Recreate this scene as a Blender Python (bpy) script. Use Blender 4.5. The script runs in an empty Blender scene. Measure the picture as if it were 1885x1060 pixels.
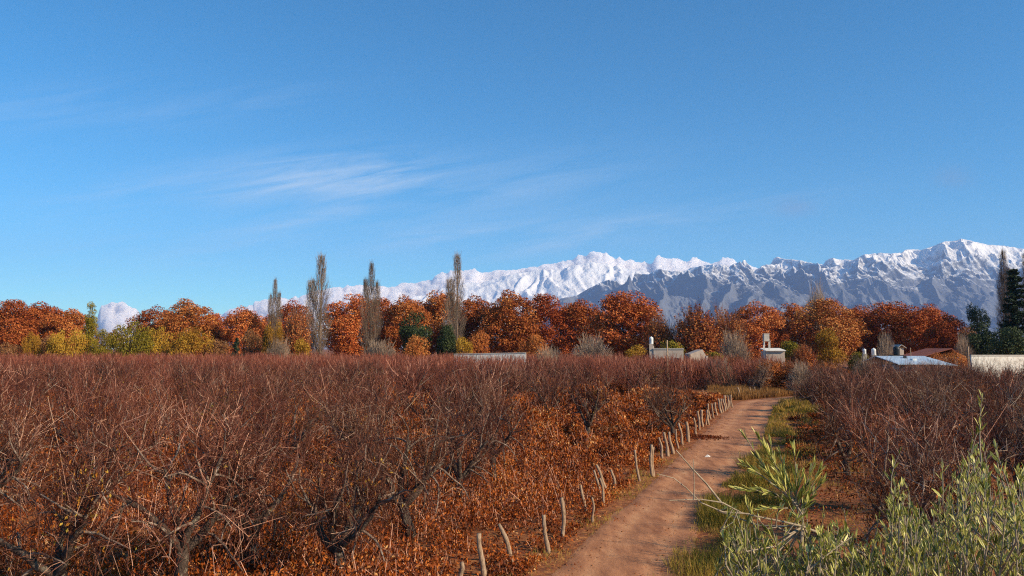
import bpy, math, random
import numpy as np
from mathutils import Vector, Matrix

# ------------------------------------------------------------------ camera, sky, sun, exposure
S = bpy.context.scene
COL = S.collection
F = 1500.0; CX, CY = 942.5, 530.0; HOR = 642.0; HC = 5.0
PITCH = math.atan((HOR - CY) / F)
cam_d = bpy.data.cameras.new('camera'); cam = bpy.data.objects.new('camera', cam_d); COL.objects.link(cam)
cam_d.sensor_width = 36.0; cam_d.lens = F / 1885.0 * 36.0
cam_d.clip_start = 0.1; cam_d.clip_end = 90000
cam.location = (0, 0, HC); cam.rotation_euler = (math.radians(90) + PITCH, 0, 0)
S.camera = cam
SUN_EL = math.radians(29); SUN_AZ = math.radians(119)        # azimuth clockwise from +Y (view direction)
W = bpy.data.worlds.new('World'); S.world = W; W.use_nodes = True
nt = W.node_tree; N = nt.nodes; L = nt.links
bgn = N['Background']; bgn.inputs[1].default_value = 0.086
sky = N.new('ShaderNodeTexSky'); sky.sky_type = 'NISHITA'; sky.sun_disc = False
sky.sun_elevation = SUN_EL; sky.sun_rotation = SUN_AZ
sky.altitude = 900; sky.air_density = 1.0; sky.dust_density = 0.6; sky.ozone_density = 2.5
hs = N.new('ShaderNodeHueSaturation'); hs.inputs['Saturation'].default_value = 1.0; hs.inputs['Value'].default_value = 1.0
tint = N.new('ShaderNodeMix'); tint.data_type = 'RGBA'; tint.blend_type = 'MULTIPLY'; tint.inputs[0].default_value = 1.0; tint.inputs[7].default_value = (.38, .92, 1.17, 1)
L.new(sky.outputs[0], tint.inputs[6]); L.new(tint.outputs[2], hs.inputs['Color'])
# thin cirrus, laid out by direction in the sky
tc = N.new('ShaderNodeTexCoord'); sep = N.new('ShaderNodeSeparateXYZ'); L.new(tc.outputs['Generated'], sep.inputs[0])
def M_(op, a, b=None, c=None, clamp=False):
    n = N.new('ShaderNodeMath'); n.operation = op; n.use_clamp = clamp
    for i, v in enumerate((a, b, c)):
        if v is None: continue
        if isinstance(v, (int, float)): n.inputs[i].default_value = v
        else: L.new(v, n.inputs[i])
    return n.outputs[0]
ymx = M_('MAXIMUM', sep.outputs[1], 0.02)
gu = M_('DIVIDE', sep.outputs[0], ymx); gv = M_('DIVIDE', sep.outputs[2], ymx)
cmb = N.new('ShaderNodeCombineXYZ')
lowf = M_('EXPONENT', M_('MULTIPLY', M_('MAXIMUM', gv, 0.0), -9.5)); tcol = N.new('ShaderNodeMix'); tcol.data_type = 'RGBA'; L.new(lowf, tcol.inputs[0])
tcol.inputs[6].default_value = (.22, .94, 1.25, 1); tcol.inputs[7].default_value = (.82, 1.26, 1.30, 1); L.new(tcol.outputs[2], tint.inputs[7])
rot = math.radians(9)
ru = M_('ADD', M_('MULTIPLY', gu, math.cos(rot)), M_('MULTIPLY', gv, math.sin(rot)))
rv = M_('SUBTRACT', M_('MULTIPLY', gv, math.cos(rot)), M_('MULTIPLY', gu, math.sin(rot)))
L.new(M_('MULTIPLY', ru, 5.0), cmb.inputs[0]); L.new(M_('MULTIPLY', rv, 42.0), cmb.inputs[1])
nz = N.new('ShaderNodeTexNoise'); nz.inputs['Scale'].default_value = 1.0; nz.inputs['Detail'].default_value = 7
nz.inputs['Roughness'].default_value = 0.62; nz.inputs['Distortion'].default_value = 0.5
L.new(cmb.outputs[0], nz.inputs['Vector'])
mask = None
for px_, py_, sx, sy, am in ((545, 320, 110, 22, 1.0), (690, 330, 75, 20, 1.0), (560, 402, 90, 12, .6), (850, 432, 110, 14, .55),
                         (1030, 442, 110, 14, .6), (60, 190, 130, 30, .2), (350, 325, 160, 25, .35), (900, 350, 200, 45, .35),
                         (1250, 400, 200, 22, .3), (450, 455, 120, 12, .35), (150, 480, 260, 70, .12), (380, 190, 160, 22, .18)):
    u0 = (px_ - CX) / F; v0 = (HOR - py_) / F
    d2 = M_('ADD', M_('POWER', M_('ABSOLUTE', M_('MULTIPLY', M_('SUBTRACT', gu, u0), F / sx)), 2.0),
            M_('POWER', M_('ABSOLUTE', M_('MULTIPLY', M_('SUBTRACT', M_('SUBTRACT', gv, v0), M_('MULTIPLY', M_('SUBTRACT', gu, u0), .16)), F / sy)), 2.0))
    g = M_('MULTIPLY', M_('EXPONENT', M_('MULTIPLY', d2, -0.5)), am)
    mask = g if mask is None else M_('ADD', mask, g)
mrn = N.new('ShaderNodeMapRange'); mrn.inputs[1].default_value = .37; mrn.inputs[2].default_value = .78
L.new(nz.outputs[0], mrn.inputs[0])
cf = M_('MULTIPLY', M_('MULTIPLY', mrn.outputs[0], mask), .85, clamp=True)
mx = N.new('ShaderNodeMix'); mx.data_type = 'RGBA'; L.new(cf, mx.inputs[0])
L.new(hs.outputs[0], mx.inputs[6]); mx.inputs[7].default_value = (5.6, 6.6, 7.6, 1)
gm = None                                               # two faint grey scraps of cloud on the right
for px_, py_, sx, sy in ((1468, 378, 26, 13), (1765, 322, 24, 13)):
    d2 = M_('ADD', M_('POWER', M_('ABSOLUTE', M_('MULTIPLY', M_('SUBTRACT', gu, (px_ - CX) / F), F / sx)), 2.0), M_('POWER', M_('ABSOLUTE', M_('MULTIPLY', M_('SUBTRACT', gv, (HOR - py_) / F), F / sy)), 2.0))
    g = M_('EXPONENT', M_('MULTIPLY', d2, -0.5)); gm = g if gm is None else M_('ADD', gm, g)
mx2 = N.new('ShaderNodeMix'); mx2.data_type = 'RGBA'; L.new(M_('MULTIPLY', M_('MULTIPLY', gm, nz.outputs[0]), .75, clamp=True), mx2.inputs[0])
L.new(mx.outputs[2], mx2.inputs[6]); mx2.inputs[7].default_value = (1.7, 2.9, 4.6, 1); L.new(mx2.outputs[2], bgn.inputs[0])

sd = bpy.data.lights.new('sun', 'SUN'); sd.energy = 5.0; sd.angle = math.radians(0.55); sd.color = (1.0, 0.82, 0.57)
sun = bpy.data.objects.new('sun', sd); COL.objects.link(sun)
sdir = Vector((math.sin(SUN_AZ) * math.cos(SUN_EL), math.cos(SUN_AZ) * math.cos(SUN_EL), math.sin(SUN_EL)))
sun.rotation_euler = sdir.to_track_quat('Z', 'Y').to_euler(); sun.location = (30, -20, 40)
S.view_settings.view_transform = 'Standard'; S.view_settings.look = 'None'
S.view_settings.exposure = 0.56; S.view_settings.gamma = 1.0
S.render.engine = 'CYCLES'
S.cycles.max_bounces = 24; S.cycles.diffuse_bounces = 2; S.cycles.glossy_bounces = 1; S.cycles.transmission_bounces = 2
S.cycles.transparent_max_bounces = 6; S.cycles.volume_bounces = 22; DENOISE = False
S.cycles.use_denoising = DENOISE; S.cycles.filter_width = 1.15

# ------------------------------------------------------------------ helpers
rng = np.random.default_rng(7); random.seed(7)
def ray(px, py):
    a, b = (px - CX) / F, (CY - py) / F
    c, s = math.cos(PITCH), math.sin(PITCH)
    return np.array([a, c - b * s, s + b * c])
def at(px, py, Y):
    r = ray(px, py); return np.array([0, 0, HC]) + r * (Y / r[1])
def gp(px, py):                                     # point of the flat ground seen at a pixel
    r = ray(px, py); t = -HC / r[2]; return np.array([r[0] * t, r[1] * t])

def _h(ix, iy, seed):
    n = (ix * 374761393 + iy * 668265263 + seed * 1442695041) & 0xffffffff
    n = ((n ^ (n >> 13)) * 1274126177) & 0xffffffff
    return ((n ^ (n >> 16)) & 0xffffff) / 16777216.0
def vnoise(x, y, seed=0):
    x = np.asarray(x, float); y = np.asarray(y, float)
    ix = np.floor(x).astype(np.int64); iy = np.floor(y).astype(np.int64)
    fx = x - ix; fy = y - iy; fx = fx * fx * fx * (fx * (fx * 6 - 15) + 10); fy = fy * fy * fy * (fy * (fy * 6 - 15) + 10)
    a = _h(ix, iy, seed); b = _h(ix + 1, iy, seed); c = _h(ix, iy + 1, seed); d = _h(ix + 1, iy + 1, seed)
    return (a + (b - a) * fx) * (1 - fy) + (c + (d - c) * fx) * fy
def fbm(x, y, oct=4, seed=0, gain=.5):
    s = 0; a = 1; t = 0
    for o in range(oct):
        s = s + a * (vnoise(x * 2 ** o + 17.3 * o, y * 2 ** o + 9.1 * o, seed + o) * 2 - 1); t += a; a *= gain
    return s / t
def ridged(x, y, oct=6, seed=0, gain=.5):
    s = 0; a = 1; t = 0; w = 1
    for o in range(oct):
        n = 1 - np.abs(vnoise(x * 2 ** o + 31.7 * o, y * 2 ** o + 5.3 * o, seed + o) * 2 - 1); n = n * n * w
        w = np.clip(n * 1.6, 0, 1); s = s + a * n; t += a; a *= gain
    return s / t

# road frame: straight stretch leaving to the right of the view axis
TH = math.atan(0.345); U = np.array([math.sin(TH), math.cos(TH)]); V = np.array([math.cos(TH), -math.sin(TH)])
R0 = np.array([0.55, 17.9])                            # a point on the left edge of the road
def uv(x, y): dx, dy = x - R0[0], y - R0[1]; return dx * U[0] + dy * U[1], dx * V[0] + dy * V[1]
def xy(t, v): return R0[0] + t * U[0] + v * V[0], R0[1] + t * U[1] + v * V[1]
ROADW = 2.8; TEND = 60.0
def roadmask(x, y):                                   # 1 off the road, 0 on it
    t, v = uv(x, y); c = v - ROADW / 2
    m = np.clip((np.abs(c - .3) - ROADW / 2 - .3) / 1.3, 0, 1)
    return m
def hgt(x, y):
    x = np.asarray(x, float); y = np.asarray(y, float)
    near = np.exp(-((x ** 2 + (y - 40) ** 2) / 160.0 ** 2))
    m = roadmask(x, y)
    base = 0.10 * fbm(x * .25, y * .25, 3, 3) + .05 * fbm(x * 1.3, y * 1.3, 3, 5) + .06
    base = base * m + 0.012 * fbm(x * .9, y * .9, 2, 11)
    return base * near

class MB:
    """collects vertices and faces (with a tone per face) for ONE mesh object"""
    def __init__(s): s.v = []; s.q = []; s.t = []; s.tq = []; s.tt = []; s.n = 0; s.rq = []; 
    def add(s, verts, quads=None, tris=None, tone=.5):
        verts = np.asarray(verts, float).reshape(-1, 3)
        if quads is not None and len(quads):
            q = np.asarray(quads, np.int64) + s.n; s.q.append(q); s.tq.append(np.broadcast_to(np.asarray(tone, float), (len(q),)).copy())
        if tris is not None and len(tris):
            q = np.asarray(tris, np.int64) + s.n; s.t.append(q); s.tt.append(np.broadcast_to(np.asarray(tone, float), (len(q),)).copy())
        s.v.append(verts); s.n += len(verts)
    def tube(s, pts, rad, k=5, tone=.5, cap=False):
        p = np.asarray(pts, float); r = np.asarray(rad, float); n = len(p)
        d = np.gradient(p, axis=0); d /= np.linalg.norm(d, axis=1)[:, None] + 1e-9
        ref = np.array([0.31, 0.95, 0.1]) if abs(d[0][2]) > .5 else np.array([0.05, 0.1, 1.0])
        a = np.cross(d, ref); a /= np.linalg.norm(a, axis=1)[:, None] + 1e-9
        b = np.cross(d, a)
        th = np.arange(k) * 2 * math.pi / k
        ring = a[:, None, :] * np.cos(th)[None, :, None] + b[:, None, :] * np.sin(th)[None, :, None]
        vs = (p[:, None, :] + ring * r[:, None, None]).reshape(-1, 3)
        i = np.arange(n - 1)[:, None] * k; j = np.arange(k)[None, :]; j2 = (j + 1) % k
        q = np.stack([i + j, i + j2, i + k + j2, i + k + j], -1).reshape(-1, 4)
        tr = None
        if cap:
            vs = np.vstack([vs, p[-1:], p[:1]]); c = n * k
            j = np.arange(k); tr = np.vstack([np.stack([(n - 1) * k + j, (n - 1) * k + (j + 1) % k, np.full(k, c)], -1),
                                             np.stack([(j + 1) % k, j, np.full(k, c + 1)], -1)])
        s.add(vs, q, tr, tone)
    def twigs(s, P0, P1, P2, r0, r1, tone):            # many three-sided bent twigs at once
        P = np.stack([P0, P1, P2], 1); n = len(P0)
        d = np.stack([P1 - P0, P2 - P0, P2 - P1], 1); d /= np.linalg.norm(d, axis=2)[..., None] + 1e-9
        ref = np.array([.37, .21, .9]); ref2 = np.array([.9, -.3, .1])
        a = np.cross(d, ref); bad = np.linalg.norm(a, axis=2) < .25
        a[bad] = np.cross(d[bad], ref2); a /= np.linalg.norm(a, axis=2)[..., None] + 1e-9
        b = np.cross(d, a); th = np.arange(3) * 2 * math.pi / 3
        R = np.stack([r0, (r0 + r1) * .5, r1], 1)
        vs = P[:, :, None, :] + (a[:, :, None, :] * np.cos(th)[:, None] + b[:, :, None, :] * np.sin(th)[:, None]) * R[:, :, None, None]
        base = np.arange(n)[:, None] * 9
        q = []
        for l in (0, 3):
            for j in range(3): q.append([l + j, l + (j + 1) % 3, l + 3 + (j + 1) % 3, l + 3 + j])
        q = (base[:, :, None] + np.array(q)[None]).reshape(-1, 4)
        s.add(vs.reshape(-1, 3), q, None, np.repeat(tone, 6))
    def leaves(s, C, size, Nrm=None, aspect=.6, tone=.5, up=None, tri=False):
        C = np.asarray(C, float); n = len(C)
        if n == 0: return
        A = rng.normal(size=(n, 3)) if up is None else np.asarray(up, float)
        A = A / (np.linalg.norm(A, axis=1)[:, None] + 1e-9)
        Nn = rng.normal(size=(n, 3)) if Nrm is None else np.asarray(Nrm, float)
        B = np.cross(Nn, A); B /= np.linalg.norm(B, axis=1)[:, None] + 1e-9
        size = np.broadcast_to(size, (n,))[:, None]; aspect = np.broadcast_to(aspect, (n,))[:, None]; Bw = B * size * aspect * .5; Al = A * size * .5
        Nn = np.cross(A, B)
        # diamond-like leaf of four points, slightly folded
        v = np.stack([C - Al, C + Bw + Nn * size * .08, C + Al, C - Bw + Nn * size * .08], 1).reshape(-1, 3)
        q = np.arange(n)[:, None] * 4 + np.arange(4)[None]
        s.add(v, q, None, tone)
    def box(s, lo, hi, tone=.5):
        x0, y0, z0 = lo; x1, y1, z1 = hi
        v = [(x0,y0,z0),(x1,y0,z0),(x1,y1,z0),(x0,y1,z0),(x0,y0,z1),(x1,y0,z1),(x1,y1,z1),(x0,y1,z1)]
        s.add(v, [(0,3,2,1),(4,5,6,7),(0,1,5,4),(1,2,6,5),(2,3,7,6),(3,0,4,7)], None, tone)
    def build(s, name, mat, parent=None, smooth=False):
        me = bpy.data.meshes.new(name)
        v = np.vstack(s.v) if s.v else np.zeros((0, 3))
        nq = sum(len(q) for q in s.q); ntr = sum(len(q) for q in s.t)
        li = []; tone = []
        if nq: li.append(np.vstack(s.q).ravel()); tone.append(np.concatenate(s.tq))
        if ntr: li.append(np.vstack(s.t).ravel()); tone.append(np.concatenate(s.tt))
        li = np.concatenate(li).astype(np.int32); tone = np.concatenate(tone).astype(np.float32)
        me.vertices.add(len(v)); me.vertices.foreach_set('co', v.astype(np.float32).ravel())
        me.loops.add(len(li)); me.loops.foreach_set('vertex_index', li)
        me.polygons.add(nq + ntr)
        st = np.concatenate([np.arange(nq) * 4, nq * 4 + np.arange(ntr) * 3]).astype(np.int32)
        me.polygons.foreach_set('loop_start', st)
        me.polygons.foreach_set('use_smooth', np.full(nq + ntr, bool(smooth)))
        me.update(calc_edges=True); me.validate(verbose=False)
        if len(me.polygons) == len(tone):
            at_ = me.attributes.new('tone', 'FLOAT', 'FACE'); at_.data.foreach_set('value', tone)
        if mat: me.materials.append(mat)
        o = bpy.data.objects.new(name, me); COL.objects.link(o)
        if parent is not None: o.parent = parent
        return o

def tag(o, label=None, cat=None, group=None, kind=None):
    if label: o['label'] = label
    if cat: o['category'] = cat
    if group: o['group'] = group
    if kind: o['kind'] = kind
    return o
def empty(name, loc=(0, 0, 0), rz=0):
    o = bpy.data.objects.new(name, None); COL.objects.link(o); o.location = loc; o.rotation_euler = (0, 0, rz)
    o.empty_display_size = .3; return o
KIDS = {}
def kids(o): return KIDS.get(o.name, [])
def reg(root, parts): KIDS[root.name] = parts; return root
def dup(root, loc, rz=0, sc=(1, 1, 1), tilt=(0, 0)):
    r = root.copy(); COL.objects.link(r); ch2 = []
    for ch in kids(root):
        c = ch.copy(); COL.objects.link(c); c.parent = r; ch2.append(c)
    KIDS[r.name] = ch2
    r.location = loc; r.rotation_euler = (tilt[0], tilt[1], rz); r.scale = sc
    return r
USED = set()
def place(root, loc, rz=0, sc=(1, 1, 1), tilt=(0, 0)):       # first use moves the source itself, later uses copy it
    if root.name not in USED:
        USED.add(root.name); root.location = loc; root.rotation_euler = (tilt[0], tilt[1], rz); root.scale = sc; return root
    return dup(root, loc, rz, sc, tilt)

# ------------------------------------------------------------------ materials
def mat(name):
    m = bpy.data.materials.new(name); m.use_nodes = True
    t = m.node_tree; b = t.nodes['Principled BSDF']; b.inputs['Roughness'].default_value = .85
    b.inputs['Specular IOR Level'].default_value = .25
    return m, t, t.nodes, t.links, b
def ramp(n, stops, interp='LINEAR'):
    r = n.new('ShaderNodeValToRGB'); r.color_ramp.interpolation = interp
    e = r.color_ramp.elements
    while len(e) > 1: e.remove(e[-1])
    e[0].position = stops[0][0]; e[0].color = (*stops[0][1], 1)
    for p, c in stops[1:]:
        k = e.new(p); k.color = (*c, 1)
    return r
def leaf_mat(name, stops, transl=.3, rough=.7, vary=.25, spec=.2):
    """leaf colour from a tone per leaf, shifted a little per tree; thin leaves let some light through"""
    m, t, n, l, b = mat(name)
    a = n.new('ShaderNodeAttribute'); a.attribute_name = 'tone'
    oi = n.new('ShaderNodeObjectInfo')
    mm = n.new('ShaderNodeMath'); mm.operation = 'MULTIPLY_ADD'; l.new(oi.outputs['Random'], mm.inputs[0]); mm.inputs[1].default_value = vary; mm.inputs[2].default_value = -vary / 2
    ad = n.new('ShaderNodeMath'); ad.operation = 'ADD'; ad.use_clamp = True; l.new(a.outputs['Fac'], ad.inputs[0]); l.new(mm.outputs[0], ad.inputs[1])
    r = ramp(n, stops); l.new(ad.outputs[0], r.inputs[0]); l.new(r.outputs[0], b.inputs['Base Color'])
    b.inputs['Roughness'].default_value = rough; b.inputs['Specular IOR Level'].default_value = spec
    tr = n.new('ShaderNodeBsdfTranslucent'); l.new(r.outputs[0], tr.inputs[0])
    mxs = n.new('ShaderNodeMixShader'); mxs.inputs[0].default_value = transl
    l.new(b.outputs[0], mxs.inputs[1]); l.new(tr.outputs[0], mxs.inputs[2])
    l.new(mxs.outputs[0], n['Material Output'].inputs['Surface'])
    return m
def noise_mat(name, stops, scale=3, detail=6, rough=.9, bump=.3, bscale=20, coord='Object', stretch=None, bdist=.05, metal=0):
    m, t, n, l, b = mat(name)
    c = n.new('ShaderNodeTexCoord'); src = c.outputs[coord]
    if stretch:
        mp = n.new('ShaderNodeMapping'); mp.inputs['Scale'].default_value = stretch; l.new(src, mp.inputs[0]); src = mp.outputs[0]
    z = n.new('ShaderNodeTexNoise'); z.inputs['Scale'].default_value = scale; z.inputs['Detail'].default_value = detail; z.inputs['Roughness'].default_value = .65
    l.new(src, z.inputs['Vector']); r = ramp(n, stops); l.new(z.outputs[0], r.inputs[0]); l.new(r.outputs[0], b.inputs['Base Color'])
    b.inputs['Roughness'].default_value = rough; b.inputs['Metallic'].default_value = metal
    if bump:
        z2 = n.new('ShaderNodeTexNoise'); z2.inputs['Scale'].default_value = bscale; z2.inputs['Detail'].default_value = 5
        l.new(src, z2.inputs['Vector'])
        bp = n.new('ShaderNodeBump'); bp.inputs['Strength'].default_value = bump; bp.inputs['Distance'].default_value = bdist
        l.new(z2.outputs[0], bp.inputs['Height']); l.new(bp.outputs[0], b.inputs['Normal'])
    return m
Mt = {}
def vary_hue(m, a, b):
    t = m.node_tree; n = t.nodes; l = t.links; r = [x for x in n if x.type == 'VALTORGB'][0]; oi = [x for x in n if x.type == 'OBJECT_INFO'][0]
    ml = n.new('ShaderNodeMath'); ml.operation = 'MULTIPLY'; l.new(oi.outputs['Random'], ml.inputs[0]); ml.inputs[1].default_value = 7.31
    fr = n.new('ShaderNodeMath'); fr.operation = 'FRACT'; l.new(ml.outputs[0], fr.inputs[0])
    c = n.new('ShaderNodeMix'); c.data_type = 'RGBA'; l.new(fr.outputs[0], c.inputs[0]); c.inputs[6].default_value = (*a, 1); c.inputs[7].default_value = (*b, 1)
    x = n.new('ShaderNodeMix'); x.data_type = 'RGBA'; x.blend_type = 'MULTIPLY'; x.inputs[0].default_value = 1
    outs = [k.to_socket for k in r.outputs[0].links]; l.new(r.outputs[0], x.inputs[6]); l.new(c.outputs[2], x.inputs[7])
    for o in outs: l.new(x.outputs[2], o)
Mt['bark'] = noise_mat('dark_bark', [(.3, (.035, .022, .018)), (.55, (.09, .06, .045)), (.68, (.26, .22, .16)), (.8, (.36, .31, .22))], 7, 6, .95, .9, 30)
Mt['branch'] = noise_mat('grey_branch_bark', [(.32, (.07, .04, .03)), (.52, (.20, .135, .10)), (.70, (.44, .35, .28))], 5, 5, .85, .5, 40)
Mt['twig'] = leaf_mat('red_brown_twig', [(0, (.035, .011, .006)), (.38, (.105, .034, .018)), (.70, (.22, .095, .056)), (1, (.66, .45, .32))], .0, .6, .25)
vary_hue(Mt['twig'], (.86, .98, .98), (1.15, .84, .78))
Mt['twig_far'] = leaf_mat('mauve_twig', [(0, (.05, .015, .009)), (.4, (.14, .044, .027)), (.75, (.26, .098, .060)), (1, (.56, .32, .23))], .0, .7, .3)
vary_hue(Mt['twig_far'], (.86, .95, .92), (1.1, .9, .85))
Mt['dry'] = leaf_mat('dry_leaf', [(0, (.045, .011, .004)), (.3, (.17, .034, .006)), (.6, (.37, .083, .011)), (.85, (.59, .175, .028)), (1, (.70, .38, .15))], .25, .6, 0)
Mt['gold'] = leaf_mat('clinging_leaf', [(0, (.35, .10, .02)), (.5, (.55, .22, .03)), (1, (.60, .42, .07))], .35, .6, .6)
Mt['plane'] = leaf_mat('rust_foliage', [(0, (.17, .028, .006)), (.4, (.33, .078, .018)), (.75, (.52, .152, .036)), (1, (.66, .28, .08))], .12, .7, .5)
vary_hue(Mt['plane'], (.93, 1.05, 1.04), (1.05, .9, .92))
Mt['yellow'] = leaf_mat('yellow_foliage', [(0, (.20, .085, .010)), (.5, (.40, .20, .020)), (1, (.56, .36, .045))], .25, .7, .5)
Mt['lime'] = leaf_mat('yellow_green_foliage', [(0, (.09, .075, .007)), (.5, (.25, .19, .016)), (1, (.46, .36, .045))], .25, .7, .3)
Mt['brownleaf'] = leaf_mat('brown_foliage', [(0, (.12, .05, .02)), (.5, (.27, .12, .045)), (1, (.42, .22, .09))], .2, .7, .4)
Mt['green'] = leaf_mat('dark_green_foliage', [(0, (.018, .030, .012)), (.5, (.045, .065, .022)), (1, (.11, .13, .045))], .12, .6, .3)
Mt['pine'] = leaf_mat('conifer_needles', [(0, (.012, .028, .014)), (.5, (.028, .050, .026)), (1, (.06, .085, .045))], .05, .7, .3)
Mt['orangeshrub'] = leaf_mat('orange_shrub_foliage', [(0, (.24, .06, .015)), (.5, (.44, .13, .03)), (1, (.56, .24, .06))], .2, .7, .3)
Mt['olive'] = leaf_mat('olive_leaf', [(0, (.05, .065, .010)), (.35, (.20, .21, .032)), (.62, (.54, .51, .13)), (1, (.88, .79, .26))], .35, .42, 0, .5)
Mt['olive_wood'] = noise_mat('olive_bark', [(.3, (.16, .12, .08)), (.6, (.38, .30, .21)), (.8, (.52, .44, .32))], 18, 5, .8, .5, 60, bdist=.01)
Mt['grass'] = leaf_mat('verge_grass', [(0, (.06, .065, .010)), (.35, (.20, .17, .022)), (.65, (.40, .28, .045)), (1, (.50, .28, .09))], .3, .7, 0)
Mt['drygrass'] = leaf_mat('dry_grass', [(0, (.14, .06, .02)), (.5, (.30, .14, .04)), (1, (.46, .27, .10))], .3, .7, 0)
Mt['post'] = noise_mat('weathered_post_wood', [(.28, (.13, .08, .055)), (.5, (.36, .24, .155)), (.75, (.56, .41, .28))], 6, 6, .85, .8, 25, stretch=(6, 6, 1), bdist=.02)
Mt['barepoplar'] = leaf_mat('poplar_twig', [(0, (.08, .055, .04)), (.5, (.17, .12, .085)), (1, (.34, .26, .19))], 0, .8, .2)
Mt['scrub'] = leaf_mat('grey_scrub_twig', [(0, (.16, .10, .07)), (.5, (.30, .21, .15)), (1, (.44, .33, .24))], 0, .8, .3)
Mt['white'] = noise_mat('old_whitewash', [(.3, (.48, .42, .36)), (.5, (.72, .67, .60)), (.8, (.80, .76, .70))], 1.2, 7, .9, .2, 8)
Mt['plaster'] = noise_mat('grey_brown_plaster', [(.3, (.40, .31, .25)), (.6, (.52, .42, .34)), (.8, (.60, .50, .41))], 1.1, 6, .9, .2, 8)
Mt['tank_w'] = noise_mat('pale_tank_plastic', [(.3, (.62, .62, .60)), (.7, (.8, .8, .78))], 2, 3, .5, 0)
Mt['tank_b'] = noise_mat('black_tank_plastic', [(.3, (.015, .016, .02)), (.7, (.035, .036, .04))], 2, 3, .45, 0)
Mt['redroof'] = noise_mat('rust_red_roof', [(.3, (.18, .05, .03)), (.7, (.32, .10, .06))], 2, 5, .85, .4, 12)
Mt['concrete'] = noise_mat('pale_concrete', [(.3, (.36, .32, .28)), (.7, (.55, .50, .44))], 3, 5, .9, .3, 12)
Mt['dark'] = noise_mat('dark_opening', [(.3, (.02, .015, .013)), (.7, (.05, .035, .03))], 3, 3, .6, 0)
Mt['litter'] = noise_mat('white_scrap', [(.3, (.6, .55, .48)), (.7, (.8, .76, .7))], 9, 3, .7, 0)
def roof_mat():
    m, t, n, l, b = mat('blue_grey_sheet_roof')
    c = n.new('ShaderNodeTexCoord'); w = n.new('ShaderNodeTexWave'); w.inputs['Scale'].default_value = 3.2; w.bands_direction = 'X'
    l.new(c.outputs['Object'], w.inputs['Vector'])
    bp = n.new('ShaderNodeBump'); bp.inputs['Strength'].default_value = .5; bp.inputs['Distance'].default_value = .03
    l.new(w.outputs['Fac'], bp.inputs['Height']); l.new(bp.outputs[0], b.inputs['Normal'])
    z = n.new('ShaderNodeTexNoise'); z.inputs['Scale'].default_value = .8; z.inputs['Detail'].default_value = 6; l.new(c.outputs['Object'], z.inputs['Vector'])
    r = ramp(n, [(.3, (.33, .44, .56)), (.55, (.45, .56, .68)), (.75, (.60, .66, .70))]); l.new(z.outputs[0], r.inputs[0]); l.new(r.outputs[0], b.inputs['Base Color'])
    b.inputs['Metallic'].default_value = .2; b.inputs['Roughness'].default_value = .5; return m
Mt['blueroof'] = roof_mat()
def ground_mat():
    m, t, n, l, b = mat('brown_soil_with_litter')
    c = n.new('ShaderNodeTexCoord')
    def nz(s, d=6, r=.6):
        z = n.new('ShaderNodeTexNoise'); z.inputs['Scale'].default_value = s; z.inputs['Detail'].default_value = d; z.inputs['Roughness'].default_value = r
        l.new(c.outputs['Object'], z.inputs['Vector']); return z.outputs[0]
    r1 = ramp(n, [(.3, (.11, .036, .012)), (.5, (.23, .082, .027)), (.7, (.34, .145, .050))]); l.new(nz(.7, 8), r1.inputs[0])
    v = n.new('ShaderNodeTexVoronoi'); v.inputs['Scale'].default_value = 13; l.new(c.outputs['Object'], v.inputs['Vector'])
    sp = n.new('ShaderNodeSeparateColor'); l.new(v.outputs['Color'], sp.inputs[0])
    r2 = ramp(n, [(0, (.12, .035, .016)), (.5, (.30, .085, .025)), (1, (.42, .17, .05))]); l.new(sp.outputs[0], r2.inputs[0])
    mk = ramp(n, [(.38, (0, 0, 0)), (.5, (1, 1, 1))]); l.new(nz(1.4, 5), mk.inputs[0])
    mk2 = n.new('ShaderNodeMath'); mk2.operation = 'GREATER_THAN'; l.new(sp.outputs[1], mk2.inputs[0]); mk2.inputs[1].default_value = .35
    mm = n.new('ShaderNodeMath'); mm.operation = 'MULTIPLY'; l.new(mk.outputs[0], mm.inputs[0]); l.new(mk2.outputs[0], mm.inputs[1])
    x = n.new('ShaderNodeMix'); x.data_type = 'RGBA'; l.new(mm.outputs[0], x.inputs[0]); l.new(r1.outputs[0], x.inputs[6]); l.new(r2.outputs[0], x.inputs[7])
    l.new(x.outputs[2], b.inputs['Base Color']); b.inputs['Roughness'].default_value = .95
    bp = n.new('ShaderNodeBump'); bp.inputs['Strength'].default_value = .8; bp.inputs['Distance'].default_value = .05
    l.new(nz(9, 8, .7), bp.inputs['Height']); l.new(bp.outputs[0], b.inputs['Normal']); return m
Mt['ground'] = ground_mat()
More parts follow.
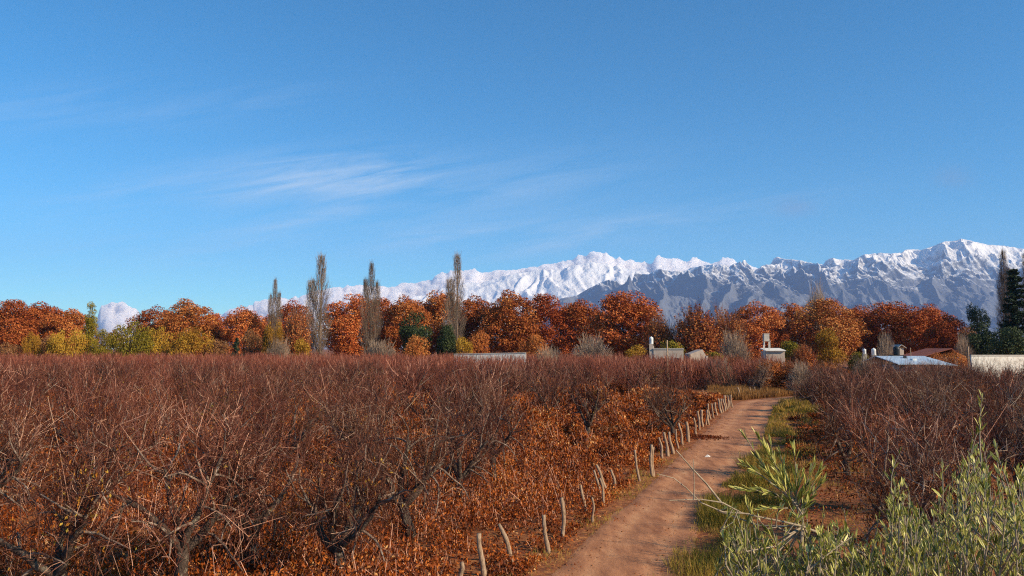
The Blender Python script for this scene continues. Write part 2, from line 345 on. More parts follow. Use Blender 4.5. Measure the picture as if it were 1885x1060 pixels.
def road_mat():
    m, t, n, l, b = mat('packed_dirt')
    c = n.new('ShaderNodeTexCoord'); s = n.new('ShaderNodeSeparateXYZ'); l.new(c.outputs['UV'], s.inputs[0])
    z = n.new('ShaderNodeTexNoise'); z.inputs['Scale'].default_value = .9; z.inputs['Detail'].default_value = 9; z.inputs['Roughness'].default_value = .62
    mp = n.new('ShaderNodeMapping'); mp.inputs['Scale'].default_value = (3.4, .8, 1); mp.inputs['Rotation'].default_value = (0, 0, TH)
    l.new(c.outputs['Object'], mp.inputs[0]); l.new(mp.outputs[0], z.inputs['Vector'])
    r = ramp(n, [(.3, (.19, .068, .030)), (.46, (.32, .132, .060)), (.62, (.44, .190, .086)), (.85, (.58, .29, .14))])
    # two worn wheel tracks follow the road (UV x runs across it)
    def bump_at(p, w):
        a = n.new('ShaderNodeMath'); a.operation = 'SUBTRACT'; l.new(s.outputs[0], a.inputs[0]); a.inputs[1].default_value = p
        q = n.new('ShaderNodeMath'); q.operation = 'MULTIPLY'; l.new(a.outputs[0], q.inputs[0]); l.new(a.outputs[0], q.inputs[1])
        e = n.new('ShaderNodeMath'); e.operation = 'MULTIPLY'; l.new(q.outputs[0], e.inputs[0]); e.inputs[1].default_value = -1 / (w * w)
        x = n.new('ShaderNodeMath'); x.operation = 'EXPONENT'; l.new(e.outputs[0], x.inputs[0]); return x.outputs[0]
    tr = n.new('ShaderNodeMath'); tr.operation = 'ADD'; l.new(bump_at(.30, .10), tr.inputs[0]); l.new(bump_at(.73, .09), tr.inputs[1])
    z3 = n.new('ShaderNodeTexNoise'); z3.inputs['Scale'].default_value = .35; z3.inputs['Detail'].default_value = 4; l.new(c.outputs['Object'], z3.inputs['Vector'])
    trm = n.new('ShaderNodeMath'); trm.operation = 'MULTIPLY'; l.new(tr.outputs[0], trm.inputs[0]); l.new(z3.outputs[0], trm.inputs[1])
    ad = n.new('ShaderNodeMath'); ad.operation = 'MULTIPLY_ADD'; l.new(trm.outputs[0], ad.inputs[0]); ad.inputs[1].default_value = .38; l.new(z.outputs[0], ad.inputs[2])
    l.new(ad.outputs[0], r.inputs[0]); l.new(r.outputs[0], b.inputs['Base Color']); b.inputs['Roughness'].default_value = .95
    z2 = n.new('ShaderNodeTexNoise'); z2.inputs['Scale'].default_value = 14; z2.inputs['Detail'].default_value = 8; z2.inputs['Roughness'].default_value = .7; l.new(c.outputs['Object'], z2.inputs['Vector'])
    bp = n.new('ShaderNodeBump'); bp.inputs['Strength'].default_value = .7; bp.inputs['Distance'].default_value = .03
    l.new(z2.outputs[0], bp.inputs['Height']); l.new(bp.outputs[0], b.inputs['Normal']); return m
Mt['road'] = road_mat()
def mountain_mat(name, line, soft, rock):
    m, t, n, l, b = mat(name)
    c = n.new('ShaderNodeNewGeometry'); sp = n.new('ShaderNodeSeparateXYZ'); l.new(c.outputs['Position'], sp.inputs[0])
    sn = n.new('ShaderNodeSeparateXYZ'); l.new(c.outputs['Normal'], sn.inputs[0])
    z = n.new('ShaderNodeTexNoise'); z.inputs['Scale'].default_value = .011; z.inputs['Detail'].default_value = 10; z.inputs['Roughness'].default_value = .8
    l.new(c.outputs['Position'], z.inputs['Vector'])
    a = n.new('ShaderNodeMath'); a.operation = 'MULTIPLY_ADD'; l.new(z.outputs[0], a.inputs[0]); a.inputs[1].default_value = 1500; l.new(sp.outputs[2], a.inputs[2])
    a2 = n.new('ShaderNodeMath'); a2.operation = 'MULTIPLY_ADD'; l.new(sn.outputs[2], a2.inputs[0]); a2.inputs[1].default_value = 900; l.new(a.outputs[0], a2.inputs[2])
    mr = n.new('ShaderNodeMapRange'); mr.inputs[1].default_value = line + 1330; mr.inputs[2].default_value = line + 1330 + soft; l.new(a2.outputs[0], mr.inputs[0])
    rr = ramp(n, [(.3, rock[0]), (.7, rock[1])]); l.new(z.outputs[0], rr.inputs[0])
    x = n.new('ShaderNodeMix'); x.data_type = 'RGBA'; l.new(mr.outputs[0], x.inputs[0]); l.new(rr.outputs[0], x.inputs[6]); x.inputs[7].default_value = (.86, .84, .83, 1)
    l.new(x.outputs[2], b.inputs['Base Color']); b.inputs['Roughness'].default_value = .9
    z2 = n.new('ShaderNodeTexNoise'); z2.inputs['Scale'].default_value = .006; z2.inputs['Detail'].default_value = 8; z2.inputs['Roughness'].default_value = .7; l.new(c.outputs['Position'], z2.inputs['Vector'])
    bp = n.new('ShaderNodeBump'); bp.inputs['Strength'].default_value = 1.0; bp.inputs['Distance'].default_value = 60
    l.new(z2.outputs[0], bp.inputs['Height']); l.new(bp.outputs[0], b.inputs['Normal']); return m
Mt['mountain'] = mountain_mat('rock_and_snow', 1010, 330, ((.085, .092, .11), (.18, .19, .21)))  # rock colour lightened to carry some distance haze beyond the haze volume
Mt['snowrange'] = mountain_mat('deep_snow_rock', 300, 350, ((.16, .13, .12), (.24, .2, .18)))
mm_, t_, n_, l_, b_ = mat('cloud_vapour'); n_.remove(b_); pv_ = n_.new('ShaderNodeVolumePrincipled'); pv_.inputs['Color'].default_value = (1, .985, .98, 1)
pv_.inputs['Density'].default_value = .016; pv_.inputs['Anisotropy'].default_value = 0.0; l_.new(pv_.outputs[0], n_['Material Output'].inputs['Volume'])
Mt['cloud'] = mm_

# ------------------------------------------------------------------ the land
def grid_mesh(name, X, Y, Z, mat_, smooth=True):
    ny, nx = X.shape
    v = np.stack([X, Y, Z], -1).reshape(-1, 3); m = MB()
    i, j = np.meshgrid(np.arange(ny - 1), np.arange(nx - 1), indexing='ij'); a = (i * nx + j).ravel()
    m.add(v, np.stack([a, a + 1, a + nx + 1, a + nx], -1)); return m.build(name, mat_, None, smooth)
s = np.linspace(-1, 1, 561); wx = 55 * s + 24000 * np.sign(s) * np.abs(s) ** 13
sy = np.linspace(-1, 1, 561); wy = 42 + 55 * sy + np.where(sy > 0, 17800, 3000) * np.sign(sy) * np.abs(sy) ** 13
gx, gy = np.meshgrid(wx, wy); gz = hgt(gx, gy)
g = grid_mesh('ground', gx, gy, gz, Mt['ground']); tag(g, kind='structure')

# dirt road: straight, then bending away to the right
cl = []
t = -26.0
while t < TEND: cl.append((*xy(t, ROADW / 2), TH)); t += .4
ang = TH; p = np.array(cl[-1][:2])
for k in range(60):
    ang += math.radians(1.15); p = p + .4 * np.array([math.sin(ang), math.cos(ang)]); cl.append((p[0], p[1], ang))
for k in range(60): p = p + .5 * np.array([math.sin(ang), math.cos(ang)]); cl.append((p[0], p[1], ang))
cl = np.array(cl); nc = 15; cr = np.linspace(0, 1, nc)
arc = np.concatenate([[0], np.cumsum(np.hypot(*np.diff(cl[:, :2], axis=0).T))])
wl = ROADW / 2 + .22 * fbm(arc * .5, arc * 0, 4, 21); wr = ROADW / 2 + .30 * fbm(arc * .4, arc * 0 + 7, 4, 23)
EXT = 1.1 * np.clip((arc - 37) / 16, 0, 1); wr = wr + EXT
off = -wl[:, None] * (1 - cr) + wr[:, None] * cr
nx_ = np.cos(cl[:, 2])[:, None]; ny_ = -np.sin(cl[:, 2])[:, None]
RX = cl[:, 0][:, None] + off * nx_; RY = cl[:, 1][:, None] + off * ny_
RZ = hgt(RX, RY) + .022 - .045 * (np.abs(cr - .5) > .47)[None, :] + .012 * np.exp(-((cr - .5) / .12) ** 2)[None, :] - .012 * (np.exp(-((cr - .27) / .08) ** 2) + np.exp(-((cr - .73) / .08) ** 2))[None, :]
road = grid_mesh('dirt_road', RX, RY, RZ, Mt['road']); tag(road, kind='structure')
uvl = road.data.uv_layers.new(name='UVMap'); li = np.empty(len(road.data.loops), np.int32); road.data.loops.foreach_get('vertex_index', li)
UVc = np.stack([np.broadcast_to(cr, RX.shape), np.broadcast_to(arc[:, None], RX.shape)], -1).reshape(-1, 2)[li]
uvl.data.foreach_set('uv', UVc.astype(np.float32).ravel())
ROADPTS = np.stack([cl[:, 0] + EXT / 2 * np.cos(cl[:, 2]), cl[:, 1] - EXT / 2 * np.sin(cl[:, 2])], 1)
def on_road(x, y, m=0.0):
    x = np.atleast_1d(x); y = np.atleast_1d(y); out = np.zeros(len(x), bool)
    for k in range(0, len(ROADPTS), 3):
        out |= (x - ROADPTS[k, 0]) ** 2 + (y - ROADPTS[k, 1]) ** 2 < ((ROADW + EXT[k]) / 2 + m) ** 2
    return out

# mountains: two ranges as real relief, the crest following the skyline
def mountain(name, prof, Yc, Y0, Y1, nx, ny, seed, m, amp, base=0.0, xs=(900, 2300)):
    px = np.linspace(xs[0], xs[1], nx)
    top = np.interp(px, [p[0] for p in prof], [p[1] for p in prof])
    ys = np.linspace(Y0, Y1, ny)
    PX, YY = np.meshgrid(px, ys)
    XX = (PX - CX) / F * YY
    crest = (HOR - top) / F * Yc
    r = (YY - Y0) / (Yc - Y0)
    k = np.where(r < 1, np.clip(r, 0, 1) ** 1.25, np.clip(1 - (r - 1) * 1.6, 0, 1))
    env = np.clip(r * 2.0, 0, 1); hs_ = np.clip(crest / crest.max() * 1.25, .15, 1)
    w1 = fbm(XX / 1500, YY / 1500, 3, seed + 2) * .9; w2 = fbm(XX / 500, YY / 500, 3, seed + 6) * .5
    rib = 1 - np.abs(vnoise(XX / 620 + YY / 2600 + w1, YY / 1900 + w1, seed) * 2 - 1)              # ribs running down the face
    rib2 = 1 - np.abs(vnoise(XX / 230 - YY / 900 + w1 * 2 + w2, YY / 620 + w2, seed + 11) * 2 - 1)
    rib3 = 1 - np.abs(vnoise(XX / 95 + YY / 300 + w2 * 3, YY / 210 + w1, seed + 15) * 2 - 1)
    rib4 = 1 - np.abs(vnoise(XX / 42 + w2 * 5, YY / 95 + w1 * 2, seed + 19) * 2 - 1)
    big = ridged(XX / 2100 + 3, YY / 2300, 3, seed)
    Z = crest * np.clip(k + .30 * (big - .5) * np.clip(1 - r, 0, 1), 0, 1.02)
    Z += amp * env * hs_ * ((rib - .62) * .62 + (rib2 - .5) * .30 * (.5 + rib) + (rib3 - .5) * .17 + (rib4 - .5) * .06)
    cap_ = crest * YY / Yc * 1.0 + 38 * (rib2 - .5) + 16 * (rib3 - .5)
    Z = np.minimum(Z, np.where(r < 1.35, cap_, 1e9)); Z = np.maximum(Z, -0.0) * np.clip(r * 12, 0, 1) - .5 * (r <= 0.001)
    o = grid_mesh(name, XX, YY, Z + base, m, True); tag(o, kind='structure'); return o
P1 = [(900, 642), (990, 600), (1030, 552), (1062, 546), (1100, 524), (1140, 508), (1172, 501), (1195, 505), (1215, 496), (1240, 500), (1268, 496), (1300, 489), (1330, 487),
      (1345, 491), (1372, 480), (1400, 480), (1432, 474), (1460, 477), (1490, 484), (1515, 480), (1545, 475), (1575, 478), (1595, 470), (1625, 466), (1645, 468), (1672, 461),
      (1700, 460), (1725, 452), (1745, 446), (1762, 444), (1776, 440), (1800, 446), (1825, 452), (1850, 453), (1870, 456), (1885, 458), (1940, 470), (2050, 490), (2300, 560)]
mountain('mountain_range', P1, 13000, 8600, 15500, 1150, 520, 41, Mt['mountain'], 520, xs=(880, 2150))
P2 = [(380, 642), (520, 600), (640, 575), (760, 548), (840, 524), (900, 516), (940, 506), (985, 498), (1040, 492), (1090, 482), (1130, 487), (1180, 492), (1260, 500), (1400, 520), (1600, 560)]
mountain('snowy_range', P2, 16700, 13700, 17900, 520, 200, 77, Mt['snowrange'], 260, xs=(380, 1600))

# clouds beyond the ranges: heaps of lumpy billows
def ico(sub=3):
    import bmesh
    b = bmesh.new(); bmesh.ops.create_icosphere(b, subdivisions=sub, radius=1)
    v = np.array([x.co[:] for x in b.verts]); f = np.array([[q.index for q in p.verts] for p in b.faces]); b.free(); return v, f
IV, IF = ico(3)
def cloud(name, prof, Y, bottom, step, seed, label, rr=(9, 22)):
    xs_ = np.array([p[0] for p in prof], float); ys_ = np.array([p[1] for p in prof], float)
    nx = int((xs_[-1] - xs_[0]) / 1.3); pxs = np.linspace(xs_[0], xs_[-1], nx); q = np.linspace(0, 2, 110)
    PX, Q = np.meshgrid(pxs, q); endf = np.clip(np.minimum(PX - xs_[0], xs_[-1] - PX) / 14, 0, 1) ** .5
    k = F / 24000; sc = 26.0
    top = np.interp(PX, xs_, ys_); top = top - 5 * (1 - np.abs(fbm(PX / 24, PX * 0 + seed, 3, seed, .4)) * 2 - .5)
    zt = (HOR - top) * Y / F; zb = (HOR - bottom) * Y / F; a_ = Q * math.pi / 2
    Z = zb + (zt - zb) * np.abs(np.sin(a_)) ** .8 * (.12 + .88 * endf); T = 1300 * endf
    YY = Y - T * np.cos(a_)
    n1 = 1 - np.abs(fbm(PX / 34, Z / 420, 4, seed + 3, .42)) * 2; n2 = 1 - np.abs(fbm(PX / 10, Z / 150, 3, seed + 4, .4)) * 2
    YY = YY - (260 * n1 + 40 * n2) * endf; Z = Z + 12 * n2 * endf * np.sin(a_)
    XX = (PX - CX) / F * YY
    n_, m_ = XX.shape; mb = MB(); i, j = np.meshgrid(np.arange(n_), np.arange(m_ - 1), indexing='ij'); a = (i * m_ + j).ravel(); b = (((i + 1) % n_) * m_ + j).ravel()
    mb.add(np.stack([XX, YY, Z], -1).reshape(-1, 3), np.stack([a, a + 1, b + 1, b], -1))
    for cidx, o_ in ((0, 1), (m_ - 1, -1)):
        ring = np.arange(n_) * m_ + cidx + 0; cpt = mb.v[0][ring].mean(0); k0 = mb.n; mb.add([cpt]); mb.t.append(np.stack([ring, np.roll(ring, -o_), np.full(n_, k0)], -1)); mb.tt.append(np.full(n_, .5))
    o = mb.build(name, Mt['cloud'], None, True); tag(o, label, 'cloud', kind='stuff'); return o
CP = [(455, 560), (480, 553), (540, 549), (600, 533), (640, 527), (700, 529), (750, 521), (795, 516), (812, 503), (835, 500), (872, 497), (900, 501), (960, 497),
      (1000, 489), (1030, 486), (1062, 474), (1085, 468), (1106, 465), (1130, 472), (1150, 479), (1180, 484), (1203, 482), (1212, 473), (1235, 478), (1262, 480), (1277, 474),
      (1292, 480), (1312, 487), (1328, 477), (1342, 473), (1355, 481), (1380, 492), (1420, 500)]
cloud('cloud_bank', CP, 20000, 605, 11, 5, 'white cumulus bank lying along the snowy range')
cloud('cumulus_cloud', [(172, 585), (182, 562), (200, 560), (214, 557), (224, 555), (236, 566), (256, 574), (268, 590)], 20000, 640, 8, 6, 'small white cumulus puff low over the left trees', (6, 13))
cloud('low_cloud', [(385, 582), (400, 575), (430, 570), (455, 566), (478, 562)], 19800, 620, 9, 8, 'thin white cloud strip left of the bare poplars', (5, 10))

# ------------------------------------------------------------------ orchard trees
def nrm(v): v = np.asarray(v, float); return v / (np.linalg.norm(v) + 1e-9)
def wander(r, p0, d0, length, n, bend, up, jit):
    p = np.array(p0, float); d = nrm(d0); pts = [p.copy()]
    for i in range(n):
        d = nrm(d + r.normal(size=3) * jit + np.array([0, 0, up]) / n + bend / n); p = p + d * length / n; pts.append(p.copy())
    return np.array(pts)
def orchard_tree(seed, lod=0, leaf=0, H=4.1, droop=.35, spread=1.0, lm='gold'):
    r = np.random.default_rng(seed)
    tr = MB(); br = MB(); tw = MB(); root = empty('orchard_tree')
    h0 = r.uniform(.45, .85); lean = r.normal(size=2) * .12
    kk = 8 if lod == 0 else 5
    tp = np.array([[0, 0, -.12], [lean[0] * .2, lean[1] * .2, h0 * .3], [lean[0] * .7, lean[1] * .7, h0 * .7], [lean[0], lean[1], h0 + .08]])
    tr.tube(tp, [.19, .14, .125, .13], kk, cap=True)
    carriers = []
    nl = r.integers(4, 7); a0 = r.uniform(0, 6.28)
    for i in range(nl):
        a = a0 + i * 6.283 / nl + r.normal() * .25; el = math.radians(r.uniform(35, 66)); Ln = r.uniform(1.5, 2.3)
        d = np.array([math.cos(a) * math.cos(el) * spread, math.sin(a) * math.cos(el) * spread, math.sin(el)])
        pts = wander(r, tp[-1] - [0, 0, .1], d, Ln, 8, np.zeros(3), .5, .13)
        rad = np.linspace(.098, .034, 9) * r.uniform(.85, 1.15)
        tr.tube(pts, rad, kk - 1, cap=True); carriers.append((pts, rad, 1.0))
        for j in range(r.integers(6, 9) if lod == 0 else 5):
            f = r.uniform(.2, 1.0); k = min(int(f * 8), 7); p0 = pts[k] + (pts[k + 1] - pts[k]) * (f * 8 - k)
            dirn = nrm(pts[k + 1] - pts[k]); low = r.random() < droop
            d2 = nrm(dirn * .5 + r.normal(size=3) * .6 + np.array([math.cos(a) * .4, math.sin(a) * .4, -.1 if low else .55]))
            L2 = r.uniform(.7, 1.35); p2 = wander(r, p0, d2, L2, 6, np.zeros(3), -.7 if low else .7, .17)
            r2 = np.linspace(.036, .012, 7); br.tube(p2, r2, 5 if lod == 0 else 3); carriers.append((p2, r2, .8 if not low else -.5))
    nt_ = 13 if lod == 0 else 9; P0 = []; D = []; Ls = []
    cen = np.array([0, 0, h0 + .6])
    for pts, rad, mode in carriers:
        n = nt_ if mode != 1.0 else int(nt_ * .9)
        f = r.uniform(.15, 1, n) * (len(pts) - 1); k = np.minimum(f.astype(int), len(pts) - 2)
        p0 = pts[k] + (pts[k + 1] - pts[k]) * (f - k)[:, None]
        out = p0 - cen; out[:, 2] = 0; out /= np.linalg.norm(out, axis=1)[:, None] + .3
        d = r.normal(size=(n, 3)) * .42 + out * .35; d[:, 2] += np.where(r.random(n) < (.25 if mode > 0 else .6), -.15, 1.0)
        d /= np.linalg.norm(d, axis=1)[:, None]
        ln = np.where(d[:, 2] > .6, r.uniform(.45, 1.35, n), r.uniform(.3, .9, n))
        ln = np.minimum(ln, np.maximum((H + r.normal(size=n) * .26 - p0[:, 2]) / np.maximum(d[:, 2], .25), .15))
        P0.append(p0); D.append(d); Ls.append(ln)
    P0 = np.vstack(P0); D = np.vstack(D); Ls = np.concatenate(Ls)
    wh = (r.random(len(Ls)) < .035) & (D[:, 2] > .75); Ls = np.where(wh, Ls + r.uniform(.25, .6, len(Ls)), Ls)
    def emit(P0, D, Ls, ra, rb, tone0):
        n = len(P0); side = r.normal(size=(n, 3)) * (.22 if lod == 0 else .14); side[:, 2] += .05 * (D[:, 2] > 0) - .22 * (D[:, 2] < .2)
        P1 = P0 + D * (Ls * .5)[:, None]; P2 = P0 + (D + side) * Ls[:, None]; P1 = P1 - side * (Ls * .3)[:, None] + r.normal(size=(n, 3)) * .02
        tw.twigs(P0, P1, P2, np.full(n, ra), np.full(n, rb), np.clip(tone0 + r.normal(size=n) * .3, 0, 1)); return P1, P2
    ra = .0078 if lod == 0 else .0155
    P1, P2 = emit(P0, D, Ls, ra, ra * .5, .40)
    allp = [P1, P2]
    for rep in range(3 if lod == 0 else 2):                          # side twiglets
        f = r.uniform(.2, .9, len(P0))[:, None]; q = P0 + (P2 - P0) * f
        d = D * .75 + r.normal(size=D.shape) * .5; d[:, 2] += .15; d /= np.linalg.norm(d, axis=1)[:, None]
        ln = Ls * r.uniform(.2, .5, len(Ls)); a, b = emit(q, d, ln, ra * .65, ra * .35, .34); allp += [b]
    trunk = tr.build('trunk', Mt['bark'], root, True)
    b2 = br.build('branches', Mt['branch'], root, True)
    t2 = tw.build('crown', Mt['twig'] if lod == 0 else Mt['twig_far'], root)
    parts = [trunk, b2, t2]
    if leaf:
        ap = np.vstack(allp); ap = ap[(ap[:, 2] < 2.9)]
        # leaves cling in a few bunches
        cs = ap[r.integers(0, len(ap), 7 if leaf < 500 else 24)]; dd = np.min(np.linalg.norm(ap[:, None] - cs[None], axis=2), axis=1)
        w = np.exp(-(dd / .45) ** 2) + .04; idx = r.choice(len(ap), leaf, p=w / w.sum())
        lf = MB(); up_ = r.normal(size=(leaf, 3)) * .5; up_[:, 2] -= .9
        lf.leaves(ap[idx] + r.normal(size=(leaf, 3)) * .03, r.uniform(.06, .12, leaf), None, .45, r.random(leaf), up=up_)
        parts.append(lf.build('leaves', Mt[lm], root))
    return reg(root, parts)
NEAR = [orchard_tree(100, 0, 90, 4.2, .30), orchard_tree(101, 0, 0, 4.0, .55), orchard_tree(102, 0, 160, 4.1, .4), orchard_tree(103, 0, 40, 4.45, .25),
        orchard_tree(104, 0, 0, 3.9, .5, 1.15), orchard_tree(105, 0, 220, 4.0, .35), orchard_tree(106, 0, 30, 4.1, .6, 1.1)]
FAR = [orchard_tree(200 + i, 1, (0, 120, 60, 200)[i % 4], 3.95, .3) for i in range(4)]
LEAFY = [orchard_tree(300, 0, 1300, 4.0, .4, 1.0, 'dry'), orchard_tree(301, 0, 1800, 4.0, .5, 1.0, 'dry'), orchard_tree(302, 0, 900, 4.1, .4, 1.05, 'dry')]
ORD = ['', 'first', 'second', 'third', 'fourth', 'fifth', 'sixth', 'seventh', 'eighth', 'ninth', 'tenth', 'eleventh', 'twelfth', 'thirteenth', 'fourteenth',
       'fifteenth', 'sixteenth', 'seventeenth', 'eighteenth', 'nineteenth', 'twentieth'] + ['twenty-' + w for w in ('first', 'second', 'third', 'fourth', 'fifth', 'sixth', 'seventh', 'eighth', 'ninth')] + ['thirtieth']
TREES = []                                               # x, y, variant, scale, rz, label, tilt
def add_tree(x, y, var, sc, rz, label, grp, tilt=(0, 0)): TREES.append((x, y, var, sc, rz, label, grp, tilt))
def ept(px, py): q = gp(px, py); return q[0], q[1]
EXP = [((758, 990), 1, 1.0, .3, 'grey bare orchard tree with dark forked trunk near the bottom middle of the field'),
       ((845, 930), 4, .95, 2.1, 'pale trunked orchard tree with drooping grey twigs just behind the bottom middle tree'),
       ((907, 882), 6, .95, 4.0, 'orchard tree with drooping tangle of twigs beside the orange leaf patch'),
       ((1240, 812), 0, .86, 1.0, 'black trunked wide open orchard tree standing at the fence posts halfway along the road'),
       ((475, 1052), 3, 1.03, .8, 'orchard tree with tall pale whips and green lit trunk near the bottom left centre'),
       ((130, 1110), 2, 1.0, 2.6, 'thick black trunked orchard tree with pale level bough in the bottom left corner'),
       ((330, 1098), 6, .98, 5.1, 'tangled grey orchard tree with arching twigs, right of the corner tree'),
       ((430, 910), 3, 1.04, 3.3, 'upright dark stemmed orchard tree with the tallest pale whips, left of centre'),
       ((640, 1075), 5, .93, 1.9, 'low orchard tree with orange leaves still clinging at the bottom edge')]
ex = []
for (p, v, sc, rz, lab) in EXP:
    x, y = ept(*p); ex.append((x, y)); add_tree(x, y, NEAR[v], sc, rz, lab, 'orchard trees in the left field')
rr_ = np.random.default_rng(3)
rowi = 0
for v in np.arange(-5.0, -95, -5.0):
    rowi += 1; k = 0
    for t in np.arange(-40, 110, 4.6):
        x, y = xy(t + rr_.normal() * .35 + (rowi % 2) * 1.6, v + rr_.normal() * .3)
        if y < 13.5 or y > 98 or abs(x) > .645 * y + 2.2: continue
        if min(math.hypot(x - a, y - b) for a, b in ex) < 3.0: continue
        if rowi <= 2 and y > 21 and rr_.random() < (.9 if rowi == 1 else .6): continue
        k += 1
        
        near = math.hypot(x, y) < 42
        pool = NEAR + LEAFY[:1] if near else FAR
        vi = int(rr_.integers(0, len(pool)))
        if y < 46:
            look = ['grey-brown', 'reddish', 'dark limbed', 'dense', 'open crowned', 'twiggy'][int(rr_.integers(0, 6))]
            lab = 'bare orchard tree, %s from the front in the %s row left of the fence posts' % (ORD[k], ORD[rowi])
        else: lab = 'bare reddish orchard tree in the distant twig mass of the left field'
        add_tree(x, y, pool[vi], rr_.uniform(.84, 1.1), rr_.uniform(0, 6.28), lab, 'orchard trees in the left field' if y < 46 else 'distant orchard trees of the left field')
ex2 = []
for (p, v, sc, rz, lab) in [((1705, 1010), 4, 1.0, .9, 'spreading mauve orchard tree right of the verge, behind the olive shoots'),
                            ((1560, 885), 6, .93, 2.2, 'tangled orchard tree overhanging the bare strip right of the green verge'),
                            ((1840, 880), 2, .97, 3.9, 'orchard tree with red leaves at the right edge of the picture'),
                            ((1720, 830), 0, .97, .2, 'orchard tree with arching pale branch in the middle of the right field'),
                            ((1500, 760), 1, .93, 5.2, 'dark orchard tree where the right field meets the end of the verge')]:
    x, y = ept(*p); ex2.append((x, y)); add_tree(x, y, NEAR[v], sc, rz, lab, 'orchard trees in the right field')
rowi = 0
for v in np.arange(8.4, 60, 4.5):
    rowi += 1; k = 0
    for t in np.arange(-40, 80, 3.9):
        x, y = xy(t + rr_.normal() * .35, v + rr_.normal() * .3)
        if y < 14 or y > 86 or abs(x) > .645 * y + 2 or on_road(x, y, 1.2)[0]: continue
        if min(math.hypot(x - a, y - b) for a, b in ex2) < 3.0: continue
        k += 1
        near = y < 40
        lab = ('bare orchard tree, %s from the front in the %s row right of the dirt road' % (ORD[k], ORD[rowi])) if y < 46 else 'bare brown orchard tree at the far side of the right field'
        pool = NEAR[:2] + LEAFY * 2 if near else FAR[:2] + LEAFY * 2
        add_tree(x, y, pool[int(rr_.integers(0, len(pool)))], rr_.uniform(.90, 1.02), rr_.uniform(0, 6.28), lab, 'orchard trees in the right field' if y < 46 else 'far trees of the right field')
x, y = ept(1398, 727); add_tree(x, y, NEAR[1], 1.05, 4.4, 'leaning old orchard tree with black trunk beyond the end of the dirt road', None, (0, -.28))
x, y = ept(1455, 722); add_tree(x, y, FAR[1], .9, 1.4, 'small bare orchard tree right of the leaning one beyond the road end', None)
TREES.sort(key=lambda a: math.hypot(a[0], a[1])); print('orchard trees', len(TREES))
for (x, y, v, sc, rz, lab, grp, tilt) in TREES[:298]:
    o = place(v, (x, y, float(hgt(x, y)) - .02), rz, (sc, sc, sc), tilt)
    tag(o, lab, 'orchard tree', grp)
# what lies past them: a distant mass of twigs nobody could count
tw = MB(); n = 60000; r = np.random.default_rng(9)
yy = r.uniform(97, 150, n); xx = r.uniform(-1, 1, n) * (.66 * yy + 4)
tt, vv = uv(xx, yy); cell = fbm(xx / 2.4, yy / 2.4, 2, 61); keep = (cell > -.25) & (xx < 34); xx, yy = xx[keep], yy[keep]; cell = cell[keep]; n = len(xx)
zt = 3.0 + 1.2 * np.clip(cell + .4, 0, 1) + r.normal(size=n) * .25; ln = r.uniform(.5, 1.3, n)
p2 = np.stack([xx, yy, zt], 1); d = r.normal(size=(n, 3)) * .25; d[:, 2] = 1; p0 = p2 - d * ln[:, None]; p1 = (p0 + p2) / 2 + r.normal(size=(n, 3)) * .05
tw.twigs(p0, p1, p2, np.full(n, .022), np.full(n, .012), np.clip(.45 + r.normal(size=n) * .2, 0, 1))
q_ = r.choice(n, 26000); xx2, yy2 = xx[q_], 96 + 12 * r.random(26000); kk_ = ~on_road(xx2, yy2, .5) & (xx2 < 34) & (np.abs(xx2) < .66 * yy2 + 4); xx2, yy2 = xx2[kk_], yy2[kk_]; n2_ = len(xx2)
e0 = np.stack([xx2, yy2, r.uniform(.2, 2.6, n2_)], 1); dd_ = r.normal(size=(n2_, 3)) * .45; dd_[:, 2] += .7; e2 = e0 + dd_; tw.twigs(e0, (e0 + e2) / 2 + r.normal(size=(n2_, 3)) * .05, e2, np.full(n2_, .022), np.full(n2_, .012), np.clip(.35 + r.normal(size=n2_) * .2, 0, 1))
m_ = 2600; k = r.choice(n, m_); q = p0[k]; e = np.stack([q[:, 0], q[:, 1], np.zeros(m_)], 1)
tw.twigs(e, (e + q) / 2 + r.normal(size=(m_, 3)) * .1, q, np.full(m_, .06), np.full(m_, .03), np.full(m_, .1))
o = tw.build('distant_orchard_twigs', Mt['twig_far']); tag(o, 'mauve mass of bare twigs filling the far end of the orchard', 'orchard', kind='stuff')

# ------------------------------------------------------------------ dry leafy undergrowth, litter, grass
r = np.random.default_rng(12); U_ = MB()
def scatter(n, t0, t1, v0, v1, r, power=1.0):
    t = t0 + (t1 - t0) * r.random(n) ** power; v = r.uniform(v0, v1, n); x, y = xy(t, v)
    k = (np.abs(x) < .66 * y + 1.5) & (y > 12.5); return x[k], y[k], t[k], v[k]
def under(n, t0, t1, v0, v1, hmax, thr, size, power=1.0, tone0=.5, rise=0):
    x, y, t, v = scatter(n, t0, t1, v0, v1, r, power)
    k = ~on_road(x, y, .35); x, y, t, v = x[k], y[k], t[k], v[k]
    c = fbm(x / .75, y / .75, 3, 71) * .75 + fbm(x / 3.5, y / 3.5, 2, 75) * .55
    k = c > thr + r.normal(size=len(x)) * .1; x, y, c, v, t = x[k], y[k], c[k], v[k], t[k]
    hh = hmax * np.clip(.25 + (c - thr) * 1.9, .1, 1.45) * np.clip((np.abs(v) - .2) / 1.3, .25, 1)
    hh = hh * (1 + rise * np.clip((-v - 3) / 7, 0, 1) * np.clip((t - 3) / 12, 0, 1))
    z = hgt(x, y) + hh * r.random(len(x)) ** .7 + .03
    d = np.hypot(x, y); sz = size * np.clip(d / 32, .85, 2.2) * r.uniform(.6, 1.25, len(x))
    up_ = r.normal(size=(len(x), 3)) * .55; up_[:, 2] -= .8
    tone = np.clip(tone0 + .45 * fbm(x / 1.8, y / 1.8, 3, 81) + r.normal(size=len(x)) * .24, 0, 1)
    U_.leaves(np.stack([x, y, z], 1), sz, None, .52, tone, up=up_)
    return x, y, z, hh
